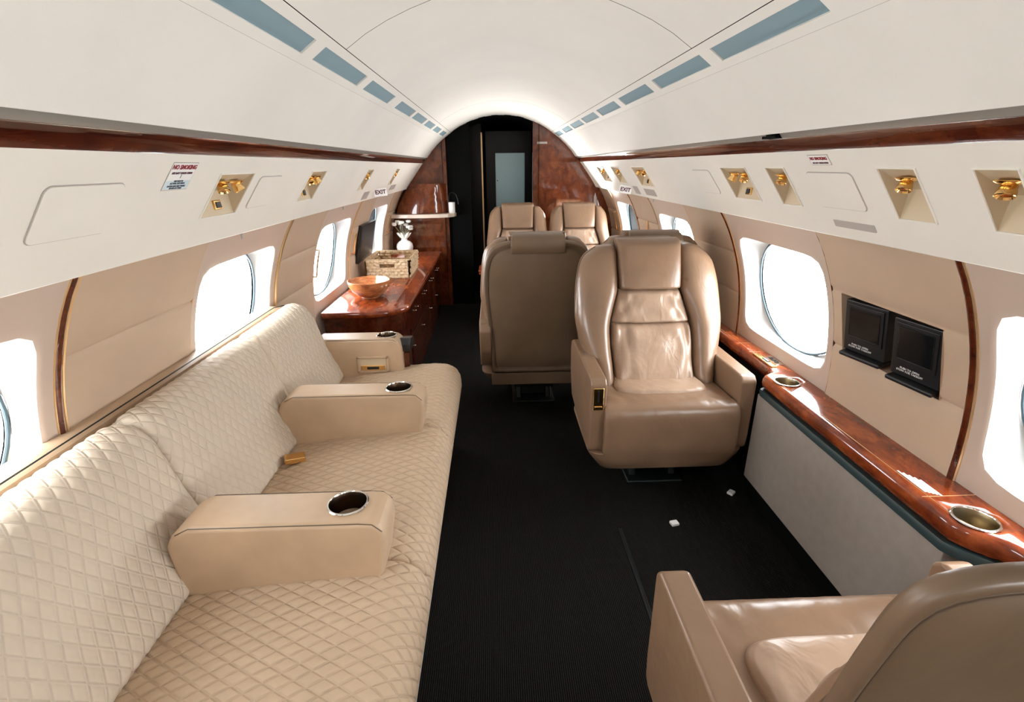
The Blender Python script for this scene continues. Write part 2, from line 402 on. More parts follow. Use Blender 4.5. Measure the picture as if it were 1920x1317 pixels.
def psu(side, niches):
    mb = MB()
    ys = sorted(set([Y_BACK, Y_BULK]+[v for n in niches for v in n[:2]]+[Y_BACK+k*.6 for k in range(1, 12)]))
    pr = PS+[(.912,1.1495),(.916,1.152),(.890,1.197)]
    for (xa, za), (xb, zb) in zip(pr[:-1], pr[1:]):
        for ya, yb in zip(ys[:-1], ys[1:]):
            if xa >= NX0-1e-6 and xb <= NX1+1e-6 and any(abs(ya-n[0]) < 1e-6 or (n[0]-1e-6 <= ya and yb <= n[1]+1e-6) for n in niches): continue
            mb.add([(side*xa,ya,za),(side*xb,ya,zb),(side*xb,yb,zb),(side*xa,yb,za)], [(0,1,2,3)])
    o = mb.build('trim_6' if side < 0 else 'trim_7', CREAM_PANEL, auto=25); tag(o, kind='structure')
    return o
psu(-1, NICHE_L); psu(1, NICHE_R)
def niche(side, y0, y1, lamps, button, label):
    yc = (y0+y1)/2; t = thing('reading_light', label, 'reading light', (0,0,0), 0, 'gold reading lights in the %s service panel' % ('left' if side < 0 else 'right'))
    z0, z1 = psu_pt(NX0), psu_pt(NX1)
    up = Vector((-(NX1-NX0)*side, 0, z0-z1)).normalized(); out = Vector((side*up.z, 0, -side*up.x*1.)).normalized()
    if out.x*side < 0: out = -out
    e = .0003
    A = Vector((side*NX0, y0+e, z0)); B = Vector((side*NX0, y1-e, z0)); C = Vector((side*NX1, y1-e, z1)); Dp = Vector((side*NX1, y0+e, z1))
    dep = .078
    A2, B2 = Vector((side*.866, A.y, 1.292)), Vector((side*.866, B.y, 1.292))
    mb = MB(); mb.add([A,B,C,Dp,A2,B2], [(0,1,5,4),(4,5,2,3),(0,4,3),(1,2,5)])
    mb.build('recess', NICHE, t, smooth=False)
    # thin raised lip round the opening
    rim = MB(); inn = -out*.0018
    ctr = (A+B+C+Dp)/4
    rim.tube([A+inn, B+inn, C+inn, Dp+inn], .0022, 6, closed=True); rim.build('rim', CREAM_PANEL, t)
    pos = [yc] if lamps == 1 else [y0+(y1-y0)*.30, y0+(y1-y0)*.68]
    for py in pos:
        base = Vector((side*(NX0+.034), py, z0-.0185))
        ln = Vector((0,0,-1))*.9+Vector((-side*.35, -.25 if lamps == 1 else (-.35 if py < yc else .25), 0)); ln.normalize()
        k = MB().lathe([(.000,-.001),(.024,0),(.0255,-.002),(.022,-.006),(.015,-.008),(.0,-.008)], base, 20, Vector((0,0,1)))
        s_ = k.build('lamp_socket', GOLD, t)
        h = MB().lathe([(.0,.0),(.007,.0),(.011,.003),(.0130,.008),(.0130,.013),(.0145,.016),(.0155,.026),(.0140,.027),(.0110,.023),(.0,.021)], base+Vector((0,0,-.004)), 20, ln)
        h.build('lamp_head', GOLD, t)
    if button:
        pc = (A2+B2)*.5*.42+(C+Dp)*.5*.58; w = .016
        slope = ((A2+B2)/2-(C+Dp)/2).normalized(); fy = y0+(y1-y0)*(.56)
        m_ = frame((pc.x, fy, pc.z), (0, 1, 0), slope); nz = m_.to_3x3() @ Vector((0,0,1)); sgn = 1 if nz.x*side < 0 else -1
        fr_ = MB().box(-.020,.020,-.013,.013,*sorted((sgn*-.002, sgn*.006)),.0035,2).tf(m_).build('button_frame', GOLD, t)
        MB().box(-.013,.013,-.0085,.0085,*sorted((sgn*.005, sgn*.008)),.001,1).tf(m_).build('button', BLACK, fr_)
    offset(t, (side*NX1, yc, z1))
    return t
for n, l in zip(NICHE_L, lab_L): niche(-1, *n, l)
for n, l in zip(NICHE_R, lab_R): niche(1, *n, l)

def access_panel(side, y0, y1, x0, x1, label, mat=None, name='access_panel', cat='panel', th=.0022, grp=None, r=.014):
    mat = mat or CREAM_PANEL
    yc, xc = (y0+y1)/2, (x0+x1)/2; m_ = psu_frame(side, yc, xc)
    hw = (y1-y0)/2; hh = math.hypot(x1-x0, psu_pt(x1)-psu_pt(x0))/2
    nz = m_.to_3x3() @ Vector((0,0,1)); sg = 1 if nz.x*side < 0 else -1
    poly = []
    for (cx, cy, a0) in ((hw-r, hh-r, 0), (-hw+r, hh-r, 90), (-hw+r, -hh+r, 180), (hw-r, -hh+r, 270)):
        for k in range(5): a = math.radians(a0+k*22.5); poly.append((cx+r*math.cos(a), cy+r*math.sin(a)))
    z0_, z1_ = (-.004, th) if sg > 0 else (-th, .004)
    mb = MB().prism(poly, 'Z', z0_, z1_).tf(m_)
    o = mb.build(name, mat, smooth=False)
    if cat: tag(o, label, cat, grp)
    return o, m_, sg, hw, hh
def door_panel(side, y0, y1, label):
    o, m_, sg, hw, hh = access_panel(side, y0, y1, .787, .853, label, th=.0026, grp='rounded access covers in the service panels')
    # dark joint line around the cover
    r = .014; pts = []
    for (cx, cy, a0) in ((hw-r, hh-r, 0), (-hw+r, hh-r, 90), (-hw+r, -hh+r, 180), (hw-r, -hh+r, 270)):
        for k in range(5): a = math.radians(a0+k*22.5); pts.append(m_ @ Vector((cx+(r+.0012)*math.cos(a), cy+(r+.0012)*math.sin(a), sg*.0006)))
    mb = MB().tube(pts, .0011, 5, closed=True); mb.build('joint', GREYPL, o)
door_panel(-1, .856, 1.041, 'large rounded square cover on the left panel, left of the no smoking placard')
door_panel(-1, 1.640, 1.806, 'faint rounded square cover on the left panel between the two reading light recesses')
door_panel(1, 1.262, 1.450, 'rounded square cover under the small no smoking placard on the right panel')
door_panel(1, 2.12, 2.30, 'faint cover on the right panel above the space between window and armchair')
GL = 'small grey lens plates along the panel edge'
access_panel(1, 1.262, 1.425, .877, .889, 'grey plastic strip on the right panel edge below the rounded cover', GREYPL, 'lens_plate', 'plate', .0015, GL, .003)
access_panel(1, 3.10, 3.32, .872, .897, 'greyish square plate on the right panel edge, nearer side of the right EXIT sign', GREYPL, 'lens_plate', 'plate', .0015, GL, .004)
access_panel(1, 3.46, 3.58, .868, .900, 'narrow grey plate touching the right EXIT sign on its near side', GREYPL, 'lens_plate', 'plate', .0015, GL, .004)
access_panel(1, 4.48, 4.72, .865, .892, 'grey plate at the bulkhead end of the right panel', GREYPL, 'lens_plate', 'plate', .0015, GL, .004)
access_panel(-1, 3.25, 3.40, .873, .902, 'grey plate on the left panel edge just before the left EXIT sign', GREYPL, 'lens_plate', 'plate', .0015, GL, .004)
access_panel(-1, 4.07, 4.28, .864, .888, 'grey plate on the left panel near the bulkhead, beyond the EXIT sign', GREYPL, 'lens_plate', 'plate', .0015, GL, .004)

def placard(side, y0, y1, x0, x1, label, lines, base=WHITE, name='no_smoking_placard', cat='sign', frame_mat=GREYPL):
    t = thing(name, label, cat)
    yc, xc = (y0+y1)/2, (x0+x1)/2; m_ = psu_frame(side, yc, xc)
    hw = (y1-y0)/2; hh = math.hypot(x1-x0, psu_pt(x1)-psu_pt(x0))/2
    nz = m_.to_3x3() @ Vector((0,0,1)); sg = 1 if nz.x*side < 0 else -1
    if sg < 0:
        m_ = m_ @ Matrix.Diagonal((1,1,1,1))
    MB().box(-hw, hw, -hh, hh, min(0,sg*.0012), max(0,sg*.0012)).tf(m_).build('backing', frame_mat, t, smooth=False)
    MB().box(-hw+.002, hw-.002, -hh+.002, hh-.002, min(0,sg*.0016), max(0,sg*.0016)).tf(m_).build('face', base, t, smooth=False)
    for (txt, yy, sz, mt, bd, sx) in lines:
        fl = Matrix.Translation((0, yy*hh, sg*.0019)) if sg > 0 else Matrix.Translation((0, yy*hh, sg*.0019))
        text_obj(txt, sz, mt, t, m_ @ fl, bold=bd, sx=sx)
    offset(t, (m_.translation.x, m_.translation.y, m_.translation.z))
    return t, m_, sg, hw, hh
t, m_, sg, hw, hh = placard(-1, 1.163, 1.259, .758, .8015, 'white and pale blue no smoking and life raft placard on the left service panel',
    [('NO SMOKING', .66, .0155, RED_INK, .0005, .92), ('LIFE RAFT UNDER DIVAN', .24, .0075, MAROON, .0001, .92), ('USE NOT IN\nACTUAL DITCHING', -.42, .0062, BLUE_INK, .0001, 1.), ('FASTEN SEAT BELT WHILE\nSEATED IN CABIN', -.78, .0058, BLUE_INK, .0001, 1.)])
MB().box(-hw+.003, hw-.003, -hh+.003, -hh*.30, min(0,sg*.0017), max(0,sg*.0017)).tf(m_).tf(Matrix.Translation(-m_.translation)).build('blue_field', PALEBLUE, t, smooth=False)
MB().box(-.001, .001, -hh*.12, hh*.14, min(0,sg*.0019), max(0,sg*.0019)).tf(m_).tf(Matrix.Translation(-m_.translation)).build('arrow', BLUE_INK, t, smooth=False)
placard(1, 1.316, 1.400, .753, .7725, 'small white no smoking placard with red words on the right service panel',
    [('NO SMOKING', .30, .0125, RED_INK, .0004, .9), ('LIFE RAFT UNDER DIVAN', -.55, .0068, MAROON, .0001, .85)])
def exit_sign(side, yc, zc, xx, label):
    t = thing('exit_sign', label, 'sign', (side*xx, yc, zc), 0, None)
    hw, hh = .043, .026
    MB().box(-hw, hw, -.004, .004, -hh, hh, .003, 2).build('sign_plate', WHITE, t)
    text_obj('EXIT', .036, MAROON, t, frame((0,-.0046,0), (1,0,0), (0,0,1)), bold=.0012, sx=.95)
    return t
e1 = exit_sign(-1, 3.56, 1.192, .842, 'white EXIT sign with dark letters hanging at the left panel edge')
e2 = exit_sign(1, 3.66, 1.186, .842, 'white EXIT sign with dark letters hanging at the right panel edge')
e1.rotation_euler = (0, math.radians(-5), math.radians(14)); e2.rotation_euler = (0, math.radians(9), math.radians(-14))

# ------------------------------------------------------------------ side walls with windows
ZT, ZB = 1.185, .20
def rrect(hw, hh, r, n=48):
    # closed curve param by polar angle index
    pts = []
    for k in range(n):
        a = 2*PI*k/n; c, s_ = math.cos(a), math.sin(a)
        e = 9.0; q = (abs(c)/hw)**e+(abs(s_)/hh)**e; R_ = q**(-1/e); pts.append((R_*c, R_*s_))
    return pts
OPH = .212; ZC = .838; NK = 64
def rect_pt(a, y0, y1, z0, z1, yc, zc):
    c, s_ = math.cos(a), math.sin(a); best = 1e9
    if c > 1e-9: best = min(best, (y1-yc)/c)
    if c < -1e-9: best = min(best, (y0-yc)/c)
    if s_ > 1e-9: best = min(best, (z1-zc)/s_)
    if s_ < -1e-9: best = min(best, (z0-zc)/s_)
    return yc+best*c, zc+best*s_
def window(side, idx, yc, y0, y1):
    word = 'left' if side < 0 else 'right'
    hw = min(yc-y0, y1-yc)-.045; hw = (y1-y0)/2-.042; yc = (y0+y1)/2
    t = thing('window_%d' % idx, None, None); t['kind'] = 'structure'
    mb = MB(); hole = rrect(hw, OPH, .06, NK)
    angs = [math.atan2(q[1], q[0]) for q in hole]
    rings = []
    for k in range(7):
        f = k/6.; ring = []
        for (hy, hz), a in zip(hole, angs):
            oy, oz = rect_pt(a, y0, y1, ZB, ZT, yc, ZC)
            y = yc+hy+(oy-yc-hy)*f; z = ZC+hz+(oz-ZC-hz)*f
            bulge = .010*math.exp(-((f)/.10)**2)
            ring.append((side*(wallx(z)-.004+(.0 if k else .004)), y, z))
        rings.append(ring)
    mb.rings(rings, cap=False)
    mb.build('window_frame', SHROUD, t, auto=50)
    # reveal: from rounded opening to oval at the skin
    rv = MB(); rings = []
    for k in range(7):
        f = k/6.; ring = []
        for (hy, hz) in hole:
            a = math.atan2(hz/OPH, hy/hw); oy, oz = (.312)*math.cos(a), (.228)*math.sin(a)
            g_ = f**1.3
            y = yc+hy+(oy-hy)*g_; z = ZC+hz+(oz-hz)*g_
            ring.append((side*(wallx(z)+.0+.072*math.sin(f*PI/2)**1.0), y, z))
        rings.append(ring)
    rv.rings(rings, cap=False); rv.build('window_reveal', REVEAL, t, auto=60)
    ov = MB()
    pts = [(side*(wallx(ZC+.222*math.sin(2*PI*k/48))+.071), yc+.305*math.cos(2*PI*k/48), ZC+.222*math.sin(2*PI*k/48)) for k in range(48)]
    ov.tube(pts, .0045, 8, closed=True); ov.build('window_seal', SEAL, t)
    gl = MB(); rings = []
    for f in (0.02, .35, .7, 1.0):
        rings.append([(side*(wallx(ZC+.22*f*math.sin(2*PI*k/48))+.078), yc+.303*f*math.cos(2*PI*k/48), ZC+.22*f*math.sin(2*PI*k/48)) for k in range(48)])
    gl.rings(rings, cap=False); gl.add([rings[0][k] for k in range(48)], [tuple(range(48))])
    gl.build('window_glass', GLASS, t)
    # raised side arris of the surround
    for yy in (y0, y1):
        ar = MB(); pr = [(side*(wallx(ZB+(ZT-ZB)*k/24)-.004), yy, ZB+(ZT-ZB)*k/24) for k in range(25)]
        ar.tube(pr, .004, 6).build('frame_edge', GOLD_SOFT, t)
    return t
idx = 1
for side, ws in ((-1, WIN_L), (1, WIN_R)):
    for w in ws: window(side, idx, *w); idx += 1
# wall panels between the windows
S1, S2 = .960, .765
zl = sorted(set([ZB, .32, .44, .52, .60, .68, S2-.012, S2-.005, S2, S2+.005, S2+.012, .81, .86, .91, S1-.012, S1-.005, S1, S1+.005, S1+.012, 1.02, 1.07, 1.12, ZT]))
def seam(z):
    d = 0
    for s_ in (S1, S2):
        if abs(z-s_) < .003: d = .007
        elif abs(z-s_) < .008: d = max(d, .0035)
    return d
for side, ws in ((-1, WIN_L), (1, WIN_R)):
    wall = MB(); gaps = []
    yy = Y_BACK
    for w in ws: gaps.append((yy, w[1])); yy = w[2]
    gaps.append((yy, Y_BULK))
    for a, b_ in gaps:
        hole = side > 0 and a < 1.2 < b_
        zs_ = list(zl); ycuts = [a+.004, b_-.004]
        if hole:
            zs_ = sorted(set(zs_+[.759, .955])); zs_ = [z for z in zs_ if not (abs(z-.759) < .006 and z != .759) and not (abs(z-.955) < .007 and z != .955)]
            ycuts = [a+.004, 1.155, 1.545, b_-.004]
        for za, zb in zip(zs_[:-1], zs_[1:]):
            for ya, yb in zip(ycuts[:-1], ycuts[1:]):
                if hole and ya >= 1.15 and yb <= 1.55 and za >= .758 and zb <= .956: continue
                xa, xb = side*(wallx(za)-.010+seam(za)), side*(wallx(zb)-.010+seam(zb))
                wall.add([(xa,ya,za),(xa,yb,za),(xb,yb,zb),(xb,ya,zb)], [(0,1,2,3)])
        for ye in (a+.004, b_-.004):
            for za, zb in zip(zs_[:-1], zs_[1:]):
                wall.add([(side*(wallx(za)-.010+seam(za)),ye,za),(side*(wallx(zb)-.010+seam(zb)),ye,zb),(side*(wallx(zb)+.012),ye,zb),(side*(wallx(za)+.012),ye,za)], [(0,1,2,3)])
    wobj = wall.build('wall_left' if side < 0 else 'wall_right', WALLP, auto=50); tag(wobj, kind='structure'); walls[side] = wobj
    if side > 0:
        rc = MB(); d = .075
        A = [(wallx(.759)-.010, 1.155, .759), (wallx(.759)-.010, 1.545, .759), (wallx(.955)-.010, 1.545, .955), (wallx(.955)-.010, 1.155, .955)]
        B = [(1.155, 1.155, .759), (1.155, 1.545, .759), (1.155-.03, 1.545, .955), (1.155-.03, 1.155, .955)]
        rc.add(A+B, [(i, (i+1) % 4, (i+1) % 4+4, i+4) for i in range(4)]+[(4,5,6,7)]); rc.build('monitor_recess', WALLP, wobj, smooth=False)
    # outer skin with oval holes
    sk = MB(); off = .085; hole = [(.31*math.cos(2*PI*k/NK), .226*math.sin(2*PI*k/NK)) for k in range(NK)]
    zt2 = 1.22
    yy = Y_BACK; edges = []
    for w in ws:
        yc = (w[1]+w[2])/2
        def strip(a, b_):
            zz = [ZB+(zt2-ZB)*i/10 for i in range(11)]
            sk.rings([[(side*(wallx(z)+off), y, z) for y in (a, b_)] for z in zz], closed=False, cap=False)
        strip(yy, yc-.34)
        rings = []
        for k in range(5):
            f = k/4.; ring = []
            for i, (hy, hz) in enumerate(hole):
                a = math.atan2(hz, hy); oy, oz = rect_pt(a, yc-.34, yc+.34, ZB, zt2, yc, ZC)
                y = yc+hy+(oy-yc-hy)*f; z = ZC+hz+(oz-ZC-hz)*f; ring.append((side*(wallx(z)+off), y, z))
            rings.append(ring)
        sk.rings(rings, cap=False); yy = yc+.34
    strip(yy, Y_BULK)
    # hull above and below the window band
    top = [(wallx(zt2)+off, zt2), (.93,1.34), (.82,1.52), (.66,1.68), (.45,1.80), (.2,1.87), (0,1.885)]
    sk.rings([[(side*x, y, z) for x, z in top] for y in (Y_BACK, Y_BULK+.0)], closed=False, cap=False)
    bot = [(wallx(ZB)+off, ZB), (1.10,-.02)]
    sk.rings([[(side*x, y, z) for x, z in bot] for y in (Y_BACK, Y_BULK)], closed=False, cap=False)
    # wedges left open where straight strip and rectangle corners meet the oval patch are closed by a frame
    sk.build('fuselage_skin', DARK_VOID, wobj, auto=60)
# vertical wood and gold rails beside the window panels
def rail_v(side, y, w, mat, name, z0=ZB, z1=ZT, o=.014, pr=.012):
    mb = MB(); rings = []
    for k in range(25):
        z = z0+(z1-z0)*k/24; x = wallx(z)
        rings.append([(side*(x+.004), y-w/2, z), (side*(x-o+.004), y-w/2, z), (side*(x-o), y, z), (side*(x-o+.004), y+w/2, z), (side*(x+.004), y+w/2, z)])
    mb.rings(rings); ob = mb.build(name, mat, auto=60); tag(ob, kind='structure'); return ob
tn = 8
for side, y, w, mat in ((-1,1.050,.013,WOOD_TRIM),(-1,1.0605,.006,GOLD_SOFT),(-1,2.247,.013,GOLD_SOFT),(-1,3.47,.010,GOLD_SOFT),(1,1.074,.016,WOOD_TRIM),(1,2.300,.006,WOOD_TRIM),(1,4.01,.014,GOLD_SOFT),(1,3.99,.008,WOOD_TRIM),(1,4.668,.02,GOLD_SOFT),(1,1.595,.003,WOOD_TRIM)):
    rail_v(side, y, w, mat, 'trim_%d' % tn, o=.014 if w > .004 else .0105); tn += 1

# floor and end walls
fl = MB().box(-1.12, 1.12, Y_BACK, 7.4, -.05, 0.); tag(fl.build('floor', CARPET, smooth=False), kind='structure')
mb = MB(); mb.add([(-1.25,Y_BACK,-.05),(1.25,Y_BACK,-.05),(1.25,Y_BACK,1.95),(-1.25,Y_BACK,1.95)], [(0,1,2,3)])
tag(mb.build('wall_back', CREAM_PANEL, smooth=False), kind='structure')

# ------------------------------------------------------------------ front bulkhead and dark galley passage
def outline(side, x_in, out=.0):
    pts = [(x, z) for x, z in CE if x > x_in]
    pts = [(x_in, interp(x_in, CE))]+pts+[(.712,1.42),(.745,1.382),(.82,1.287),(.87,1.21),(.91,1.152)]+[(wallx(z), z) for z in (1.12,1.05,.98,.9,.8,.7,.57,.4,.2)]+[(1.07,.0),(x_in,0.)]
    return [(side*x, z) for x, z in pts]
bk = thing('wall_front', None, None); bk['kind'] = 'structure'
mb = MB(); 
def slab(poly, y0, y1, mb):
    n = len(poly); A = [(x, y0, z) for x, z in poly]; B = [(x, y1, z) for x, z in poly]
    mb.add(A+B, [tuple(range(n)), tuple(range(2*n-1, n-1, -1))]+[(i, (i+1) % n, (i+1) % n+n, i+n) for i in range(n)])
slab(outline(1, .305), 5.075, 5.11, mb); mb.build('wood_panel', WOOD, bk, smooth=False)
mb = MB(); slab(outline(-1, .525), 5.075, 5.11, mb); mb.build('wood_panel', WOOD, bk, smooth=False)
MB().box(.293, .305, 5.07, 5.12, 0, 1.735, .002).build('edge_strip', WOOD_TRIM, bk)
# filler above the window band behind the panels (outside the cabin lining)
mb = MB()
for s_ in (-1, 1): mb.add([(s_*.3,5.112,-.05),(s_*1.4,5.112,-.05),(s_*1.4,5.112,2.0),(s_*.3,5.112,2.0)], [(0,1,2,3)])
mb.add([(-.55,5.112,1.60),(-.3,5.112,2.0),(-.55,5.112,2.0)], [(0,1,2)])
mb.build('backing_board', DARK_VOID, bk, smooth=False)
# passage
pas = thing('wall_passage', None, None); pas['kind'] = 'structure'
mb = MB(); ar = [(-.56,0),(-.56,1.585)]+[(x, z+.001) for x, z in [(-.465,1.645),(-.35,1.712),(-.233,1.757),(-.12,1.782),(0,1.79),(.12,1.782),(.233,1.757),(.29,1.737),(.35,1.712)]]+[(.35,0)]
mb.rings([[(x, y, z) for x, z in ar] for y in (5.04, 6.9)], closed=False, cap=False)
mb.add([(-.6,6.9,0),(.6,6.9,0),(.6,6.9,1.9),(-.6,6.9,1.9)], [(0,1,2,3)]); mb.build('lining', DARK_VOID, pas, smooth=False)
MB().box(-.205, -.19, 5.62, 5.64, 0, 1.675).build('edge_strip', GOLD_SOFT, pas, smooth=False)
MB().box(-.56, -.2, 5.64, 5.68, 0, 1.76).build('cabinet_front', DARK_LAC, pas, smooth=False)
MB().box(-.16, .335, 5.84, 5.88, 0, 1.70).build('door_frame', DARK_LAC, pas, smooth=False)
dr = MB().box(-.058, .262, 5.825, 5.838, .45, 1.482, .002); d_ = dr.build('door_1', MIRROR, smooth=False); tag(d_, kind='structure')
MB().lathe([(.0,0),(.006,.0),(.006,.006),(.0,.008)], (-.038, 5.825, 1.20), 12, Vector((0,-1,0))).build('door_knob', BLACK, d_)
MB().box(-.50, -.18, 5.070, 5.084, .0, .012).build('threshold_strip', CHROME, pas, smooth=False)
# curved counter shelf on the left part of the bulkhead
sf = MB(); poly = [(-1.07,5.07),(-1.06,4.90),(-.9,4.885),(-.72,4.885),(-.6,4.90),(-.52,4.93),(-.465,4.985),(-.45,5.07)]
sf.prism(poly, 'Z', .895, .928, .003, 2); tag(sf.build('wall_shelf', STONE, auto=40), 'pale curved shelf ledge across the wooden bulkhead above the flower vase', 'shelf')
# upper cabinet standing above the shelf (bowed wooden front)
ub = MB(); top = [(-1.0,5.07),(-.98,5.0),(-.85,4.955),(-.7,4.95),(-.6,4.98),(-.545,5.04),(-.535,5.07)]
ub.rings([[(x*k if x < -.6 else x, y, z) for x, y in top] for z, k in ((.929,1.04),(1.02,1.0),(1.08,.965),(1.145,.925),(1.20,.885))], closed=True, cap=True)
cb = ub.build('upper_cabinet', WOOD, auto=40); tag(cb, 'bowed glossy wooden cabinet front standing on the pale curved shelf of the bulkhead', 'cabinet')
# jug on the galley end of the shelf
jg = thing('glass_jug', 'dim glass jug with pale lining at the dark end of the bulkhead shelf', 'jug', (-.487, 5.02, .928))
MB().lathe([(.0,.0),(.028,.0),(.031,.01),(.031,.10),(.029,.10),(.027,.012),(.0,.006)], (0,0,0), 24).build('cup', PORCELAIN, jg)
MB().tube([(-.028,0,.09),(-.026,0,.15),(-.01,0,.185),(.015,0,.19),(.045,0,.17),(.06,0,.12),(.065,0,.08)], .003, 8).build('handle', DARKMETAL, jg)
pl = MB().box(.335, .43, 5.068, 5.0755, 1.541, 1.560, .001); tag(pl.build('door_latch_plate', GREYPL), 'small silver plate high on the right wooden bulkhead', 'plate')
tn0 = thing('panel_fitting', 'tall pale translucent clip beside the bulkhead behind the far right armchair', 'fitting', (.905, 5.06, .90))
MB().prism([(-.018,0),(.02,0),(.012,.15),(-.004,.20),(-.016,.16)], 'Y', -.01, .0, .002, 1).build('clip', GREYPL, tn0)

# ------------------------------------------------------------------ right ledge
LY0, LY1 = Y_BACK, Y_BULK-.01
XN, XW = 1.030, .957   # narrow and wide front edge
def ledge_front(y, off=0.):
    a = interp(y, [(.80, XN),(.84, XN-.012),(.885,XW+.014),(.915,XW),(1.77,XW),(1.778,XW+.004),(1.784,XW+.014),(1.80,1.000),(1.86,1.018),(1.88,1.020)])
    return a+off
ys = sorted(set([LY0,-1.5,-.6,.2,.60,.76,.80,.815,.83,.845,.86,.875,.89,.905,.915,.95,1.0,1.1,1.2,1.3,1.4,1.5,1.6,1.7,1.75,1.770,1.775,1.780,1.784,1.79,1.80,1.82,1.84,1.86,1.88,1.95,2.1,2.4,2.8,3.2,3.6,4.,4.5,LY1]))
lt = thing('side_ledge', 'long glossy mahogany ledge under the right windows with inlaid gold line and dark teal edge', 'ledge')
CUPS = [(1.017,.915),(1.012,1.700)]
mb = MB()
prof = [(.148,.5725),(.020,.5725),(.010,.5700),(.004,.5640),(.001,.556),(.0,.545),(.0025,.531),(.008,.520),(.014,.515),(.03,.513),(.148,.513)]
rings = []
for y in ys:
    fx = ledge_front(y); rings.append([(min(fx+dx, 1.100) if dx < .1 else 1.100, y, z) for dx, z in prof])
mb.rings(rings); top = mb.build('ledge_top', WOOD_T, lt, auto=40)
def cut(ob, centers, r, z0, z1):
    for c in centers:
        me = bpy.data.meshes.new('cutter'); q = MB().lathe([(.0,z0),(r,z0),(r,z1),(.0,z1)], (c[0],c[1],0), 40)
        co_ = q.build('cutter', DARK_VOID); md = ob.modifiers.new('b', 'BOOLEAN'); md.operation = 'DIFFERENCE'; md.object = co_; md.solver = 'EXACT'
        dg = bpy.context.evaluated_depsgraph_get(); dg.update()
        nm = bpy.data.meshes.new_from_object(ob.evaluated_get(dg)); ob.modifiers.clear(); ob.data = nm; bpy.data.objects.remove(co_)
        if len(nm.materials) > 1:
            while len(nm.materials) > 1: nm.materials.pop()
            for p in nm.polygons: p.material_index = 0
cut(top, CUPS, .0425, .505, .60)
DARKCUP = new_mat('dark_bronze_cup', (.16,.115,.08,1), .25, 1.)[0]
OLIVECUP = new_mat('brushed_brass_cup', (.30,.24,.15,1), .35, 1.)[0]
def cup(parent, c, z, depth=.055, r=.047, mat=CHROME, inner=None, label=None):
    o = MB().lathe([(r-.006,0),(r-.001,.0005),(r,.002),(r-.002,.004),(r-.005,.004),(r-.0065,.001),(r-.0068,-depth+.008),(r-.014,-depth),(0,-depth),(0,-depth-.0015),(r-.013,-depth-.0015),(r-.0055,-depth+.007),(r-.0055,-.001),(r-.006,0)], (c[0],c[1],z), 40, cap=False).build('cup_holder', [mat, inner or DARKCUP], parent)
    for p in o.data.polygons:
        if p.center.z < z-.0012 and math.hypot(p.center.x-c[0], p.center.y-c[1]) < r-.004: p.material_index = 1
    if label: o['label'] = label
    return o
SATIN = new_mat('satin_brass_cup', (.62,.50,.33,1), .28, 1.)[0]
for c in CUPS: cup(lt, c, .5725, .05, mat=CHROME, inner=OLIVECUP)
# inlay line, teal edge, joints
mb = MB(); mb.tube([(ledge_front(y)+.0185+.004, y, .5727) for y in ys if y > .3 and y < 3.5], .0009, 6); mb.build('inlay_line', GOLD_SOFT, lt)
mb = MB(); rings = []
for y in [v for v in ys if .80 <= v <= 1.79]: fx = ledge_front(y); rings.append([(fx-.001,y,.5125),(fx-.004,y,.506),(fx-.002,y,.487),(fx+.02,y,.487),(fx+.02,y,.5125)])
mb.rings(rings); mb.build('teal_edge', TEAL, lt, auto=50)
for yj in (1.003, 2.03, 2.145):
    MB().box(ledge_front(yj)+.006, 1.098, yj-.0008, yj+.0008, .5722, .5730).build('joint_line', GOLD_SOFT, lt, smooth=False)
# small gold control and white control plate on the ledge
sw = MB().box(.0,.026,-.078,.078,-.003,.004,.003,2).tf(Matrix.Translation((1.030,1.925,.5745))); swo = sw.build('seat_control', GOLD, lt)
MB().box(.006,.020,-.030,.012,.003,.007,.001,1).tf(Matrix.Translation((1.030,1.925,.5745))).build('slider', BLACK, swo)
sw = MB().box(-.016,.016,-.052,.052,-.001,.002,.001,1).tf(Matrix.Translation((1.078,1.92,.5735))); swo = sw.build('switch_plate', CHROME, lt)
for k in range(3): MB().box(-.008,.008,-.010+k*.022-.02,.004+k*.022-.02,.001,.004,.001,1).tf(Matrix.Translation((1.078,1.92,.5735))).build('switch', DARKMETAL, swo)
# worn paper sticker on ledge
stk = MB(); 
for k in range(5): stk.box(.0+k*.0065, .005+k*.0065, .0-k*.004, .095-k*.011, .5726, .5731)
tag(stk.tf(Matrix.Translation((.985,1.02,0))).build('worn_label', WHITE, smooth=False), 'worn silvery label stuck on the mahogany ledge near the cup holder', 'label')
# carpeted side panel below the ledge
ks = MB(); 
ks.prism([(.895,.0),(1.795,.0),(1.795,1.),(.895,1.)], 'X', 0, 1) if False else None
ks = MB().box(.957, 1.085, .905, 1.785, .105, .488, .004, 2)
kp = ks.build('carpeted_box', GREYCARPET); tag(kp, 'grey-brown carpeted box panel standing under the mahogany ledge between the two armchairs', 'panel')
MB().box(.985, 1.07, .91, 1.78, .0, .1045).build('plinth', CARPET, kp, smooth=False)
kb = MB(); kb.box(1.045, 1.085, Y_BACK, .895, .0, .512); tag(kb.build('baseboard_right', CARPET, smooth=False), kind='structure')
kb = MB(); kb.box(1.045, 1.085, 1.80, Y_BULK, .0, .512); tag(kb.build('baseboard_right_far', CARPET, smooth=False), kind='structure')

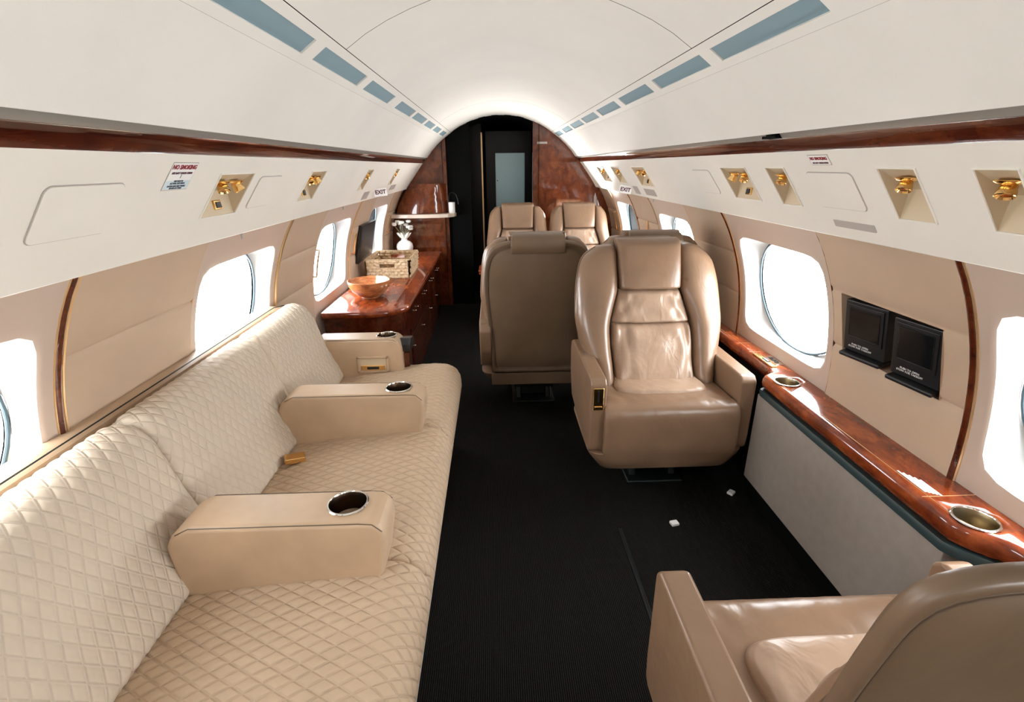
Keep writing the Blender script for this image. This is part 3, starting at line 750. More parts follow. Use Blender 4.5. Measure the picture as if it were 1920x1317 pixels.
# ------------------------------------------------------------------ wall monitors
def monitor(yc, label, rot):
    t = thing('wall_monitor', label, 'monitor', (1.072, yc, .768), 0, 'pair of small black screens in the wall recess')
    t.rotation_euler = (0, math.radians(-11), math.radians(rot))
    MB().box(.0, .055, -.073, .073, .012, .182, .004, 2).build('casing', BLACK, t)
    sc_ = MB().box(-.0035, .0, -.062, .062, .055, .172, .002, 2).build('bezel', BLACK, t)
    MB().box(-.0045, -.003, -.052, .052, .066, .162, .002, 1).build('screen', BLACK_GLASS, sc_)
    MB().box(-.020, .050, -.072, .072, -.004, .010, .005, 3).build('base_tray', BLACK, t)
    text_obj('PUSH TO OPEN\nSTOW FOR TAKEOFF', .0085, WHITE, t, frame((-.0012,.012,.034), (0,-1,0), (0,0,1)), sx=1.0)
    return t
monitor(1.437, 'small black wall screen in the recess, the one next to the bright window', 12)
monitor(1.236, 'small black wall screen in the recess, the one next to the vertical wood rail', 8)

# left wall television and pull handles
tv = thing('wall_television', 'flat black screen hanging between the two far left windows above the counter', 'television', (-1.078, 3.86, .695))
tv.rotation_euler = (0, math.radians(12), 0)
MB().box(-.012, .010, -.215, .215, .0, .275, .004, 2).build('casing', BLACK, tv)
MB().box(.009, .0115, -.195, .195, .02, .26, .001, 1).build('screen', BLACK, tv)
def pull(side, y, z0, z1, label, name='blind_pull'):
    pts = []
    for k in range(9): z = z0+(z1-z0)*k/8; pts.append((side*(wallx(z)-.030), y, z))
    p = [(side*(wallx(z0)-.012), y, z0)]+pts+[(side*(wallx(z1)-.012), y, z1)]
    o = MB().tube(p, .0045, 8).build(name, GOLD); tag(o, label, 'handle', 'gold pull handles beside the windows')
pull(-1, 2.745, .79, .935, 'thin pull handle at the near side of the third left window')
pull(-1, 3.525, .79, .925, 'gold pull handle between the third left window and the black television')
pull(-1, 4.735, .79, .935, 'gold pull handle between the farthest left window and the bulkhead')
pull(1, 4.735, .79, .945, 'gold pull handle beside the farthest right window, next to the bulkhead')
bl = MB().box(1.028, 1.040, 3.70, 3.725, .80, .965, .003, 2); tag(bl.build('wall_bracket', GOLD_SOFT), 'slim upright bracket on the right wall between the two far windows', 'bracket')
def clip(side, y, label):
    mb = MB().box(side*.936-.003, side*.936+.003, y-.005, y+.005, 1.124, 1.142, .001, 1)
    tag(mb.build('blind_latch', GREYPL), label, 'latch', 'small blind latches above the windows')
clip(-1, 1.76, 'tiny silver latch under the left panel edge above the second left window')
clip(-1, 2.98, 'tiny silver latch under the left panel edge above the third left window')
clip(1, 3.30, 'tiny dark latch under the right panel edge above the third right window')

# ------------------------------------------------------------------ sofa
sofa = thing('sofa', 'long cream quilted three-seat divan with cup holder armrests under the left windows', 'sofa')
def quilt(u, v, K=.58, P=.034, d=.0035):
    a = (K*u+v)/P; b_ = (K*u-v)/P
    m_ = min(abs(a-round(a)), abs(b_-round(b_)))*2
    return d*(min(1, m_*1.6)**.6-.5)
def arc_profile(pts, n):
    # resample a smooth curve through pts into n points by arc length
    P = [Vector(p) for p in pts]; dense = []
    for i in range(len(P)-1):
        p0 = P[i-1] if i else P[i]; p1, p2 = P[i], P[i+1]; p3 = P[i+2] if i+2 < len(P) else P[i+1]
        for k in range(16):
            t = k/16.; dense.append(.5*((2*p1)+(-p0+p2)*t+(2*p0-5*p1+4*p2-p3)*t*t+(-p0+3*p1-3*p2+p3)*t**3))
    dense.append(P[-1]); L = [0]
    for a, b_ in zip(dense[:-1], dense[1:]): L.append(L[-1]+(b_-a).length)
    out = []; j = 0
    for k in range(n):
        s_ = L[-1]*k/(n-1)
        while j < len(L)-2 and L[j+1] < s_: j += 1
        f = (s_-L[j])/max(L[j+1]-L[j], 1e-9); out.append((dense[j].lerp(dense[j+1], min(1, f)), s_))
    return out
def quilted(profile, y0, y1, n, m, center, edge=.03, puff=.02, name='seat_cushion', mat=None):
    pr = arc_profile(profile, n); cx, cz = center; V = []; UV = []
    for j in range(m+1):
        v = y0+(y1-y0)*j/m; e = min(v-y0, y1-v)
        rd = 0 if e >= edge else (1-math.sqrt(max(0, 1-(1-e/edge)**2)))
        for i, (q, s_) in enumerate(pr):
            a = pr[max(0, i-1)][0]; b_ = pr[min(n-1, i+1)][0]; tg = (b_-a).normalized(); nn = Vector((tg[1], -tg[0]))
            if nn.dot(Vector((q[0]-cx, q[1]-cz))) < 0: nn = -nn
            pos = q+nn*(quilt(s_, v)*min(1., e/.010)-puff*rd)
            V.append((pos[0], v, pos[1])); UV.append((s_, v))
    F = [(j*n+i, j*n+i+1, (j+1)*n+i+1, (j+1)*n+i) for j in range(m) for i in range(n-1)]
    F.append(tuple(range(n-1, -1, -1))); F.append(tuple(range(m*n, m*n+n)))
    me = bpy.data.meshes.new(name); me.from_pydata(V, [], F)
    uvl = me.uv_layers.new(name='quilt'); li = [0]*len(me.loops); me.loops.foreach_get('vertex_index', li)
    uvl.data.foreach_set('uv', [c for k in li for c in UV[k]])
    me.polygons.foreach_set('use_smooth', [True]*(len(F)-2)+[False]*2); me.update(); me.materials.append(mat or SOFA)
    o = bpy.data.objects.new(name, me); COL.objects.link(o); o.parent = sofa; return o
seat_prof = [(-.90,.30),(-.90,.392),(-.86,.405),(-.78,.420),(-.65,.437),(-.50,.449),(-.40,.455),(-.335,.452),(-.293,.436),(-.268,.405),(-.259,.365),(-.262,.32),(-.275,.27),(-.295,.225),(-.33,.205),(-.6,.22)]
CUTS = [.30, .985, 1.655, 2.285]
for a, b_ in zip(CUTS[:-1], CUTS[1:]):
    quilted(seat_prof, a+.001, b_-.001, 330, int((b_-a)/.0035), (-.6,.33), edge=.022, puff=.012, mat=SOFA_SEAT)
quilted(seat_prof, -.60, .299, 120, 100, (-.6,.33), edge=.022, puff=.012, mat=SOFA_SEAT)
back_prof = [(-.93,.36),(-.865,.385),(-.822,.405),(-.808,.432),(-.822,.475),(-.853,.545),(-.880,.620),(-.897,.680),(-.912,.725),(-.935,.760),(-.965,.779),(-.998,.783),(-.1025*10,.770),(-1.035,.74),(-1.035,.55)]
BC = [-.10, .50, 1.11, 1.745, 2.235]
for a, b_ in zip(BC[:-1], BC[1:]):
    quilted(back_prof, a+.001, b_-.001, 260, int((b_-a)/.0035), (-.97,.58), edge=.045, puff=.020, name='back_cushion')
# shelf behind the cushions
sh = MB(); rings = []
for y, k in ((-.6,0),(2.10,0),(2.20,.012),(2.26,.03),(2.30,.07),(2.32,.14)):
    rings.append([(-1.098,y,.785-k),(-1.055,y,.783-k),(-1.040,y,.772-k),(-1.037,y,.60-k),(-1.037,y,.3),(-1.098,y,.3)])
sh.rings(rings); sh.build('back_shelf', SOFA_SMOOTH, sofa, auto=50)
mb = MB().tube([(-1.036, y, .787) for y in (-.5,.5,1.2,1.8,2.12)]+[(-1.03,2.20,.775),(-1.0,2.24,.765)], .002, 6); mb.build('back_piping', DARKMETAL, sofa)
MB().box(-.99, -.315, -.6, 2.27, .0, .235, .004, 2).build('base', SOFA_BASE, sofa)
MB().box(-1.02, -.545, 2.33, 2.36, .0, .56, .004, 2).box(-.545,-.500,2.25,2.335,.10,.52,.004,2).build('end_frame', WOOD_TRIM, sofa)
MB().prism([(2.235,.530),(2.345,.530),(2.345,.575),(2.265,.590),(2.235,.570)], 'X', -.545, -.487, .005, 2).build('end_cap', BLACK, sofa)
# armrests
def armrest(y0, y1, x0, x1, z0, z1, cutc, niche_=False):
    yc = (y0+y1)/2; mb = MB()
    # side outline (x,z) with a slanted back corner and rounded nose
    if not niche_: poly = [(x0+.012,z0),(x1-.030,z0),(x1-.006,z1-.055),(x1-.010,z1-.022),(x1-.030,z1-.002),(x1-.06,z1),(x0+.055,z1),(x0+.018,z1-.022),(x0,z1-.055)]
    else: poly = [(x0,z0),(x1,z0),(x1,z1-.045),(x1-.010,z1-.016),(x1-.035,z1),(x0,z1)]
    mb.prism(poly, 'Y', y0, y1, .014, 3)
    o = mb.build('armrest', SOFA_SMOOTH, sofa, auto=50)
    cut(o, [cutc], .0425, z1-.058, z1+.05)
    md = o.modifiers.new('weighted', 'WEIGHTED_NORMAL'); md.keep_sharp = True; md.weight = 60
    cup(o, cutc, z1, .054, r=.0485, mat=CHROME)
    # seam piping along the upper edges
    for yy in (y0+.0036, y1-.0036):
        pts = [(x, yy, z) for x, z in poly[2:]] if not niche_ else [(x1-.004,yy,z1-.05),(x1-.012,yy,z1-.020),(x1-.035,yy,z1-.006),(x0+.02,yy,z1-.006)]
        pts = [(x1-.013,yy,z1-.026),(x1-.034,yy,z1-.0065),(x1-.065,yy,z1-.0034),(x0+.062,yy,z1-.0034),(x0+.030,yy,z1-.020)]
        MB().tube(pts, .0013, 6).build('seam', PIPING, o)
    return o
CUPMAT = new_mat('polished_bronze_cup', (.55,.45,.36,1), .14, 1.)[0]
armrest(.925, 1.055, -.835, -.335, .405, .605, (-.440,1.000))
armrest(1.60, 1.715, -.855, -.335, .405, .605, (-.437,1.662))
a3 = armrest(2.205, 2.325, -.92, -.525, .25, .605, (-.600,2.268), True)
# control recess on the end armrest: raised frame, recess and gold switch
nf_ = MB(); x0, x1, z0, z1 = -.735, -.590, .443, .522
nf_.box(x0,x1,2.198,2.207,z1-.010,z1,.002,1); nf_.box(x0,x1,2.198,2.207,z0,z0+.010,.002,1); nf_.box(x0,x0+.010,2.198,2.207,z0,z1,.002,1); nf_.box(x1-.010,x1,2.198,2.207,z0,z1,.002,1)
nfo = nf_.build('control_frame', SOFA_SMOOTH, a3)
MB().box(x0+.010,x1-.010,2.2035,2.206,z0+.010,z1-.010).build('recess_face', NICHE, a3, smooth=False)
g_ = MB().box(x0+.018,x1-.018,2.198,2.2045,z0+.012,z0+.036,.002,1).build('control_panel', GOLD, a3)
MB().box(x0+.045,x1-.045,2.196,2.199,z0+.018,z0+.030,.001,1).build('switch', BLACK, a3)
# seat belt buckle
bl = MB().box(-.032,.032,-.022,.022,-.008,.010,.004,2).tf(Matrix.Translation((-.765,1.475,.437)) @ Euler((0,math.radians(4),math.radians(25))).to_matrix().to_4x4())
bo = bl.build('seat_belt_buckle', GOLD, sofa)

# ------------------------------------------------------------------ armchairs
def chair(name, label, loc, rz, group='tan leather cabin armchairs', hw=.331, gold=False, buckle=False, wing=None, rim=-.018):
    t = thing(name, label, 'armchair', loc, rz, group)
    kx = (hw-.148)/.183 if wing is None else wing; dx = .331-hw
    near = rim > 0      # the foreground chair: slimmer back with its headrest pushed down
    if near:
        yr = lambda z: interp(z, [(.20,.02),(.45,.060),(.70,.140),(1.02,.238)]); yf = lambda z: yr(z)-.070
    else:
        yr = lambda z: interp(z, [(.20,.235),(.45,.258),(1.06,.375)])
        yf = lambda z: smooth_t(z, [(.38,-.070),(.45,-.050),(.58,.035),(.70,.100),(.85,.165),(1.06,.250)])
    xo_ = lambda z: smooth_t(z, [(.40,.268),(.50,.285),(.58,.312),(.68,.332),(.76,.332),(.84,.328),(.90,.318),(.945,.303),(.975,.285),(1.0,.262)])
    xo = (lambda z: xi(z)+(xo_(z)-xi(z))*kx) if rim < 0 else (lambda z: smooth_t(z, [(.40,.190),(.5,.195),(.6,.205),(.7,.205),(.8,.215),(.9,.215),(.96,.20),(1.0,.19)]))
    xi = lambda z: smooth_t(z, [(.40,.172),(.50,.176),(.60,.182),(.68,.180),(.76,.158),(.83,.139),(1.0,.141)])
    for s_ in (-1, 1):
        mb = MB(); rings = []; n = 40; za, zb = .405, (.90 if near else 1.006)
        for k in range(n+1):
            f = k/n; z = za+(zb-za)*(.5-.5*math.cos(PI*f))
            endb = min(1, math.sqrt(max(0, 1-(1-min(1, (z-za)/.05))**2))+.05); endt = min(1, math.sqrt(max(0, 1-(1-min(1, (zb-z)/.045))**2))+.04)
            e = min(endb, endt); a, b_ = xi(z)+.003, xo(z)
            bulge = (.030+.028*math.sin(PI*min(1, max(0, (z-.42)/.56)))) if not near else .004
            y0 = yf(z)-bulge; y1 = yr(z)-(.034 if not near else .022); ym = (y0+y1)/2+.01; yfr = y0+.01+(y1-y0)*.22*(1-e); yre = y1+.01-(y1-y0)*.42*(1-e); ym = (yfr+yre)/2
            ring = []
            for i, (x, y) in enumerate(se(0, 0, 1, 1, 2.7, 36)):
                xx = (a+b_)/2+x*(b_-a)/2*(1 if endt == 1 else .55+.45*endt)
                if x > 0 and endt < 1: pass
                sweep = .030*max(0, (xx-a)/(b_-a))**2         # outer side sweeps rearwards
                yy = ym+y*(yre-yfr)/2; yy += sweep if y < 0 else 0
                ring.append((s_*xx, yy, z-.016*max(0, min(1, (xx-a)/(b_-a)))**3*min(1, max(0, (z-.93)/.06))))
            rings.append(ring)
        mb.rings(rings); bo_ = mb.build('back_bolster', TAN, t, auto=0)
    def pad(nm, za, zb, hx, fwd, thick, mat, n=26, exp_=4.5, pleat=None, rt=.03, rb=.03, ywave=0):
        mb = MB(); rings = []; thick = min(thick, .058) if near else thick
        for k in range(n+1):
            f = k/n; z = za+(zb-za)*(.5-.5*math.cos(PI*f))
            e = min(1, math.sqrt(max(0, 1-(1-min(1, (z-za)/rb))**2))+.02, math.sqrt(max(0, 1-(1-min(1, (zb-z)/rt))**2))+.02)
            y0 = yf(z)-fwd-ywave*math.sin(PI*f); y1 = y0+thick; ym = y0+thick*.62; ring = []
            for (x, y) in se(0, 0, 1, 1, exp_, 72):
                yy = ym+(y*(thick*.62 if y < 0 else thick*.38))*(.2+.8*e)
                xx = x*hx(z)*(.97+.03*e)
                if y < -.3: 
                    yy -= .010*(1-x*x)*e
                    if pleat: yy += pleat(x, z, e)
                ring.append((xx, yy, z))
            rings.append(ring)
        mb.rings(rings); return mb.build(nm, mat, t, auto=0)
    def pl1(x, z, e):
        d = max(0, min(1, (.675-z)/.16)); amp = .015*math.exp(-d*1.5)*e
        return amp*(math.sin(x*17+.8*math.sin(z*30))+.6*math.sin(x*31+1.3))*.6+.006*math.sin(x*9-z*38)*e*(abs(x))
    def pl2(x, z, e):
        return .0030*math.sin(x*19+z*55)*e+.0024*math.sin(x*12-z*70)*e
    pad('lumbar_cushion', .425, .682, lambda z: xi(z)-.001, .006, .11, TAN_PAD, 44, 5, pl1, .035, .03)
    pad('upper_back_cushion', .676, .822, lambda z: xi(z)-.001, .004, .10, TAN_PAD, 30, 5, pl2, .022, .018)
    hd = .165 if near else 0.
    hr = pad('headrest', .818-hd, 1.034-hd, lambda z: interp(z+hd, [(.82,.137),(.86,.139),(.98,.143),(1.03,.147),(1.05,.140)]), .024 if not near else .0, .118 if not near else .06, TAN, 34, 6, None, .030, .020, .012)
    # headrest wrap seen from behind
    if not near: pass
    mb = MB(); rings = []
    for z, yy, hh in ((.937,.366,.134),(.942,.372,.138),(.985,.378,.136),(1.010,.374,.133),(1.026,.354,.129),(1.034,.32,.124)):
        rings.append([(x*hh, yy+y*.02, z) for x, y in se(0,0,1,1,12,48)])
    if not near: mb.rings(rings); mb.build('headrest_flap', TAN_SHADED, hr, auto=0)
    # rear shell: concentric rings of a smooth outline, gently bowed, with a rolled rim and piping
    half = [(0,.999),(.09,.998),(.165,.994),(.225,.980),(.268,.948),(.290,.900),(.300,.845),(.304,.78),(.302,.70),(.294,.60),(.284,.50),(.274,.40),(.268,.30),(.262,.255),(.250,.243),(.12,.240),(0,.240)]
    if near: half = [(0,1.010),(.12,1.010),(.200,1.010),(.236,1.006),(.264,.996),(.281,.976),(.286,.945),(.282,.90),(.268,.80),(.251,.70),(.236,.60),(.226,.45),(.220,.32),(.212,.27),(.190,.262),(.10,.260),(0,.260)]
    hp = [q for q, _ in arc_profile(half, 60)]; out = [(q[0], q[1]) for q in hp]+[(-q[0], q[1]) for q in hp[-2:0:-1]]
    zc = .62; mb = MB(); rings = []; sw = ((.148+.183*kx)+rim)/.304 if not near else .965
    for f, dy in ((.975,-.020),(.992,-.017),(.999,-.010),(.998,-.003),(.992,.003),(.980,.006),(.955,.007),(.935,.002),(.915,.006),(.84,.011),(.72,.014),(.5,.018),(.25,.020),(.02,.021)) if near else ((.985,-.055),(1.0,-.045),(1.006,-.025),(1.004,-.006),(.992,.005),(.972,.008),(.945,.006),(.925,.001),(.90,.003),(.84,.009),(.72,.014),(.5,.018),(.25,.020),(.02,.021)):
        rings.append([(x*f*sw, yr(zc+(z-zc)*f)+dy, zc+(z-zc)*f) for x, z in out])
    mb.rings(rings); shl = mb.build('back_shell', TAN_SHADED, t, auto=0)
    for f, r_ in (((.935,.0022),(.915,.0012)) if not near else ((.942,.0016),(.926,.0016))):
        MB().tube([(x*f*sw, yr(zc+(z-zc)*f)+.0035, zc+(z-zc)*f) for x, z in out], r_, 6, closed=True).build('piping', PIPING, shl)
    # seat
    mb = MB(); rings = []
    prof = [(-.286,.235),(-.292,.27),(-.292,.35),(-.290,.40),(-.280,.432),(-.258,.449),(-.225,.455),(-.16,.452),(-.05,.447),(.10,.440),(.19,.435),(.20,.32),(.19,.235)]
    pr = arc_profile(prof, 60); nx = 40
    for j in range(nx+1):
        x = math.sin(PI/2*(-1+2*j/nx)); e = min(1, math.sqrt(max(0, 1-abs(x)**40)))
        ring = []
        for (q, s_) in pr:
            hw_ = (.274 if q[0] < -.245 else .274-.012*min(1, (q[0]+.245)/.02))-dx
            zz = .345+(q[1]-.345)*(.90+.10*e); yy = -.05+(q[0]+.05)*(.965+.035*e)
            wr_ = .0018*math.sin(x*26+q[0]*40)*math.exp(-((q[0]+.22)/.05)**2)
            ring.append((hw_*math.copysign(min(1, abs(x)*1.0), x), yy, zz+wr_))
        rings.append(ring)
    mb.rings(rings); mb.build('seat_cushion', TAN, t, auto=55)
    # raised inner seat pad
    mb = MB(); rings = []; n = 16
    for k in range(n+1):
        f = k/n; z = .435+.030*f; sc_ = (1-.10*f**3) if k < n else .86
        g2 = 1-(f**4)*.08
        ring = []
        for (x, y) in se(0, 0, 1, 1, 5, 64):
            wy = -.012+y*.155*g2; wx = x*(.205-dx-.035*(y+1)/2)*g2
            ring.append((wx, wy, z+(.0015*math.sin(x*11+y*7) if k > n-3 else 0)))
        rings.append(ring)
    # domed top
    for f in (.8, .55, .25, .02):
        ring = []
        for (x, y) in se(0, 0, 1, 1, 5, 64):
            wy = -.012+y*.155*.92*f; wx = x*(.205-dx-.035*(y*f+1)/2)*.92*f
            ring.append((wx, wy, .465+.004*(1-f*f)+.0013*math.sin(wx*70+wy*50)))
        rings.append(ring)
    mb.rings(rings); mb.build('seat_pad', TAN_PAD, t, auto=0)
    # skirt
    mb = MB(); rings = []
    for z, hx, ya, yb in ((.145,.272,-.245,.16),(.150,.280,-.255,.17),(.205,.320,-.268,.21),(.226,.328,-.272,.225),(.232,.322,-.266,.22)):
        rings.append([(x*(hx-dx), (ya+yb)/2+y*(yb-ya)/2, z) for x, y in se(0,0,1,1,9,48)])
    mb.rings(rings); mb.build('seat_skirt', TAN, t, auto=50)
    # arms
    for s_ in (-1, 1):
        poly = [(-.262,.540),(-.240,.560),(.235,.560),(.275,.545),(.290,.50),(.270,.38),(.215,.275),(-.10,.232),(-.236,.228),(-.256,.245),(-.262,.30)]
        mb = MB().prism(poly, 'X', *sorted((s_*(.266-dx), s_*(.331-dx))), .010, 3)
        a_ = mb.build('armrest', TAN, t, auto=50)
        xx = s_*(.3245-dx)
        MB().tube([(xx,-.254,.30),(xx,-.256,.53),(xx,-.236,.5545),(xx,.23,.5545),(xx,.27,.54)], .0016, 6).build('stitching', TAN_PAD, a_)
        if gold and s_ < 0:
            gp = MB().box(-.322,-.280,-.268,-.2605,.432,.528,.002,1).build('recline_control', GOLD, a_)
            MB().box(-.304,-.298,-.271,-.267,.470,.518,.001,1).build('lever_slot', BLACK, gp)
            MB().box(-.316,-.286,-.272,-.267,.442,.450,.001,1).build('lever', GOLD, gp)
    # pedestal
    pd = MB()
    pd.box(-.12,.12,-.12,.14,.10,.146,.006,2)
    pd.prism([(-.115,.0),(.115,.0),(.075,.105),(-.075,.105)], 'X', -.105, -.075, .006, 2); pd.prism([(-.115,.0),(.115,.0),(.075,.105),(-.075,.105)], 'X', .075, .105, .006, 2)
    pd.prism([(-.06,.02),(.06,.02),(.05,.105),(-.05,.105)], 'X', -.075, .075, .004, 1)
    pd.box(-.125,.125,-.16,.16,.0,.018,.004,1)
    pd.build('pedestal', DARKMETAL, t)
    MB().box(-.25,.25,.19,.235,.16,.235,.006,2).build('rear_bracket', TAN_SHADED, t)
    if buckle:
        MB().box(-.035,.035,-.014,.014,-.006,.010,.003,2).tf(Matrix.Translation((.205,.045,.462))).build('seat_belt_buckle', GOLD, t)
    return t
chair('armchair', 'large tan leather armchair facing the camera, beside the right mahogany ledge', (.617, 2.045, 0), 0, gold=True, buckle=True)
chair('armchair', 'tan leather armchair cut by the lower right corner, seen from behind', (.577, .563, 0), PI, wing=.66, rim=.014)
chair('armchair', 'tan armchair seen from behind at the aisle, left of the large one facing the camera', (.135, 2.89, 0), PI, hw=.31, wing=.80)
chair('armchair', 'armchair turned away and almost hidden behind the large one facing the camera', (.722, 2.89, 0), PI, hw=.280)
chair('armchair', 'far tan armchair facing the camera on the aisle side, in front of the blue panel', (.128, 4.44, 0), 0, hw=.270)
chair('armchair', 'far tan armchair facing the camera on the window side, by the wooden bulkhead', (.685, 4.44, 0), 0, hw=.270)

# folded table between the far chairs
ft = thing('folding_table', 'edge of a folded mahogany table jutting into the aisle beside the far armchair', 'table', (.1, 3.97, 0))
MB().box(-.312,.36,-.105,.115,.577,.594,.005,3).build('table_leaf', WOOD_T, ft)
MB().box(-.308,.36,-.105,.115,.557,.574,.005,3).build('table_leaf', WOOD_T, ft)
MB().box(.05,.12,-.03,.03,.0,.557,.004,1).build('table_leg', DARKMETAL, ft)

# ------------------------------------------------------------------ counter (credenza) on the left
ct = thing('side_counter', 'glossy mahogany counter with rounded front corner behind the cream divan', 'counter')
def cpoly(off, xf=-.600, y0=2.775, r=.26):
    p = [(-1.075, y0+off)]
    p += [(-1.0, y0+off)]
    cx, cy = xf-off-r, y0+off+r*.75
    for k in range(13):
        a = -PI/2+PI/2*k/12; p.append((cx+r*math.cos(a), cy+r*.75*math.sin(a)))
    p += [(xf-off, 4.95), (-1.075, 4.95)]
    return p
mb = MB(); rings = []
for z, o in ((.536,.010),(.541,.003),(.552,.0),(.564,.001),(.571,.005),(.575,.011)):
    rings.append([(x, y, z) for x, y in cpoly(o)])
mb.rings(rings); mb.build('counter_top', WOOD_T, ct, auto=40)
mb = MB(); mb.rings([[(x, y, z) for x, y in cpoly(.035)] for z in (.0,.535)]); body = mb.build('cabinet_body', WOOD_TRIM, ct, auto=40)  # darker rail wood puts the shading of the counter body into its colour
# drawer fronts with little knobs and a metal strip
k_ = 0
for y0, y1 in ((3.10,3.55),(3.56,4.02),(4.03,4.47),(4.48,4.93)):
    for z0, z1 in ((.33,.525),(.03,.32)):
        dd = MB().box(-.6365,-.628,y0,y1,z0,z1,.002,1).build('drawer' if z0 > .3 else 'cabinet_door', WOOD_TRIM, ct)
        for yy in ((y0+y1)/2-.05, (y0+y1)/2+.05) if z0 > .3 else ((y0+.05),):
            MB().lathe([(0,0),(.003,0),(.003,.005),(.006,.008),(.005,.012),(0,.013)], (-.628,yy,z1-.08), 14, Vector((1,0,0))).build('knob', CHROME, dd)
MB().box(-.632,-.626,3.2,4.93,.323,.327).build('metal_strip', CHROME, ct, smooth=False)

# bowl
bw = thing('wooden_bowl', 'round carved wooden bowl on the near end of the mahogany counter', 'bowl', (-.875, 3.13, .5755))
R0 = .130
prof = [(0,.006),(.045,.004),(.050,.0),(.056,.004),(.058,.012),(.085,.026),(.110,.050),(.125,.078),(.131,.104),(.1315,.112),(.127,.113),(.120,.095),(.105,.066),(.080,.042),(.045,.026),(0,.021)]
MB().lathe(prof, (0,0,0), 56).build('bowl_body', BOWLWOOD, bw)

# basket
bs = thing('woven_basket', 'rectangular woven seagrass basket with cut-out handles on the mahogany counter', 'basket', (-.872, 3.905, .5755))
def weave(u, v):
    row = math.floor(v/.0231); ph = (u/.052+.5*(row % 2)+.12*math.sin(row*2.1)); 
    return .011*abs(math.sin(PI*ph))**.6*math.sqrt(max(0, 1-((v/.0231-row-.5)*2)**2))+.001
bw_, bl_, bh_ = .150, .205, .138
def bwall(p0, p1, hole, name):
    p0, p1 = Vector(p0), Vector(p1); L = (p1-p0).length; d = (p1-p0)/L; nn = Vector((d.y, -d.x, 0)); mb = MB()
    nu, nv = int(L/.0045), 44; H = bh_
    for sgn in (1, -1):
        vs = []; fs = []
        for j in range(nv+1):
            v = H*j/nv
            for i in range(nu+1):
                u = L*i/nu; lean = nn*(.012*v/H)
                vs.append(tuple(p0+d*u+nn*(sgn*(.002+weave(u, v)))+lean+Vector((0,0,v))))
        for j in range(nv):
            for i in range(nu):
                u, v = L*(i+.5)/nu, H*(j+.5)/nv
                if hole and abs(u-L/2) < .055 and .078 < v < .112: continue
                a = j*(nu+1)+i; fs.append((a, a+1, a+nu+2, a+nu+1) if sgn > 0 else (a, a+nu+1, a+nu+2, a+1))
        mb.add(vs, fs)
    mb.box(0,1,0,1,0,1) if False else None
    mb.build(name, STRAW, bs, auto=0)
    if hole:
        c = p0+d*(L/2); k = MB()
        fr_ = [c+d*.055+Vector((0,0,.078)), c+d*.055+Vector((0,0,.112)), c-d*.055+Vector((0,0,.112)), c-d*.055+Vector((0,0,.078))]
        k.tube([q+nn*(.012*q.z/bh_) for q in fr_], .005, 6, closed=True).build('handle_rim', STRAW, bs)
c = [(-bw_,-bl_,0),(bw_,-bl_,0),(bw_,bl_,0),(-bw_,bl_,0)]
for i in range(4): bwall(c[i], c[(i+1) % 4], i % 2 == 0, 'basket_wall')
mb = MB(); k = 1.05
mb.tube([(x*1.075, y*1.04, bh_) for x, y, z in c], .0065, 8, closed=True); mb.build('basket_rim', STRAW, bs)
MB().box(-bw_,bw_,-bl_,bl_,.0,.006).build('basket_base', STRAW, bs, smooth=False)

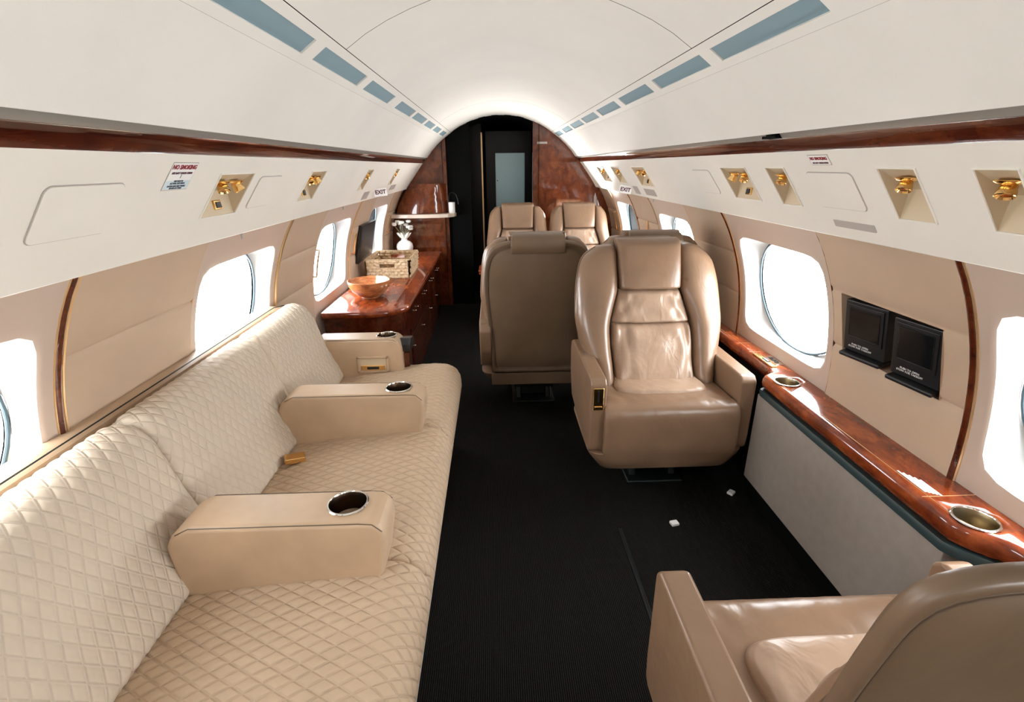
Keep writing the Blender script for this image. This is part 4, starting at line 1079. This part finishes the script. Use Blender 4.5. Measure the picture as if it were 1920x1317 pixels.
# vase with flowers
vs_ = thing('flower_vase', 'round white vase standing behind the woven basket', 'vase', (-.938, 4.86, .5755))
MB().lathe([(0,0),(.036,0),(.056,.010),(.074,.034),(.079,.060),(.073,.088),(.054,.110),(.032,.121),(.028,.130),(.031,.138),(.027,.137),(.025,.128),(.024,.11),(0,.10)], (0,0,0), 40).build('vase_body', PORCELAIN, vs_)
fw = thing('flower_bouquet', 'bunch of small white flowers in the round white vase', 'flowers', (-.938, 4.86, .705))
rnd = random.Random(3)
for k in range(12):
    a = 2*PI*k/12+rnd.uniform(-.2,.2); sp = rnd.uniform(.02,.10); h = rnd.uniform(.08,.165)
    tip = Vector((sp*math.cos(a)*1.05, sp*math.sin(a)*.8, h))
    MB().tube([(tip.x*.08,tip.y*.08,-.04),(tip.x*.35,tip.y*.35,h*.4),tuple(tip)], .0018, 5).build('stem', STEM, fw)
    b_ = MB()
    for q in range(6):
        th = 2*PI*q/6; dv = Vector((math.cos(th)*.8, math.sin(th)*.8, .55)).normalized(); cc = tip+dv*.012
        b_.lathe([(0,-.012),(.007,-.008),(.011,0),(.009,.010),(0,.016)], cc, 8, dv)
    b_.lathe([(0,-.004),(.006,0),(.006,.006),(0,.01)], tip, 8)
    b_.build('blossom', PETAL, fw)
for k in range(7):
    a = 2*PI*k/7; lp = MB(); d = Vector((math.cos(a), math.sin(a)*.7, .9)).normalized()
    lp.lathe([(0,0),(.010,.02),(.013,.045),(.008,.075),(0,.095)], (0,0,.0), 8, d); lp.build('leaf', PETAL, fw)

# ------------------------------------------------------------------ floor details
tr_ = MB(); tr_.box(.3835,.3885,.55,1.60,.0,.0045,.0015,1); tr_.box(.3925,.3975,.55,1.60,.0,.0045,.0015,1); tr_.box(.3885,.3925,.55,1.60,.0,.0012)
tag(tr_.build('seat_track', DARKMETAL), 'thin black seat track cover running along the carpet beside the aisle', 'track')
for (x, y, rz, lb) in ((.612,1.615,.2,'small pale tab lying on the carpet in front of the large armchair'), (.925,1.80,.7,'small pale tab on the carpet at the foot of the grey side panel')):
    o = MB().box(-.016,.016,-.013,.013,.0,.012,.003,2).build('carpet_tab', WHITE); o.location = (x, y, 0); o.rotation_euler = (0, 0, rz); tag(o, lb, 'tab')

# uplight put in unseen behind the far seats to brighten the cabin ceiling
ul = thing('added_ceiling_wash', 'added ceiling wash light at the bulkhead, unseen behind the far window-side armchair', 'lamp', (.68, 5.02, .915))
MB().box(-.16,.16,-.03,.04,.0,.03,.004,2).build('added_light_housing', GREYPL, ul)
ld = bpy.data.lights.new('added_uplight', 'AREA'); ld.shape = 'RECTANGLE'; ld.size = .30; ld.size_y = .05; ld.energy = ADDED_UPLIGHT; ld.color = (1.,.97,.93); ld.spread = math.radians(110)
lo = bpy.data.objects.new('added_uplight', ld); COL.objects.link(lo); lo.location = (.68, 5.02, .955)
lo.rotation_euler = (Vector((0, 3.75, 1.79))-Vector(lo.location)).to_track_quat('-Z', 'Y').to_euler()
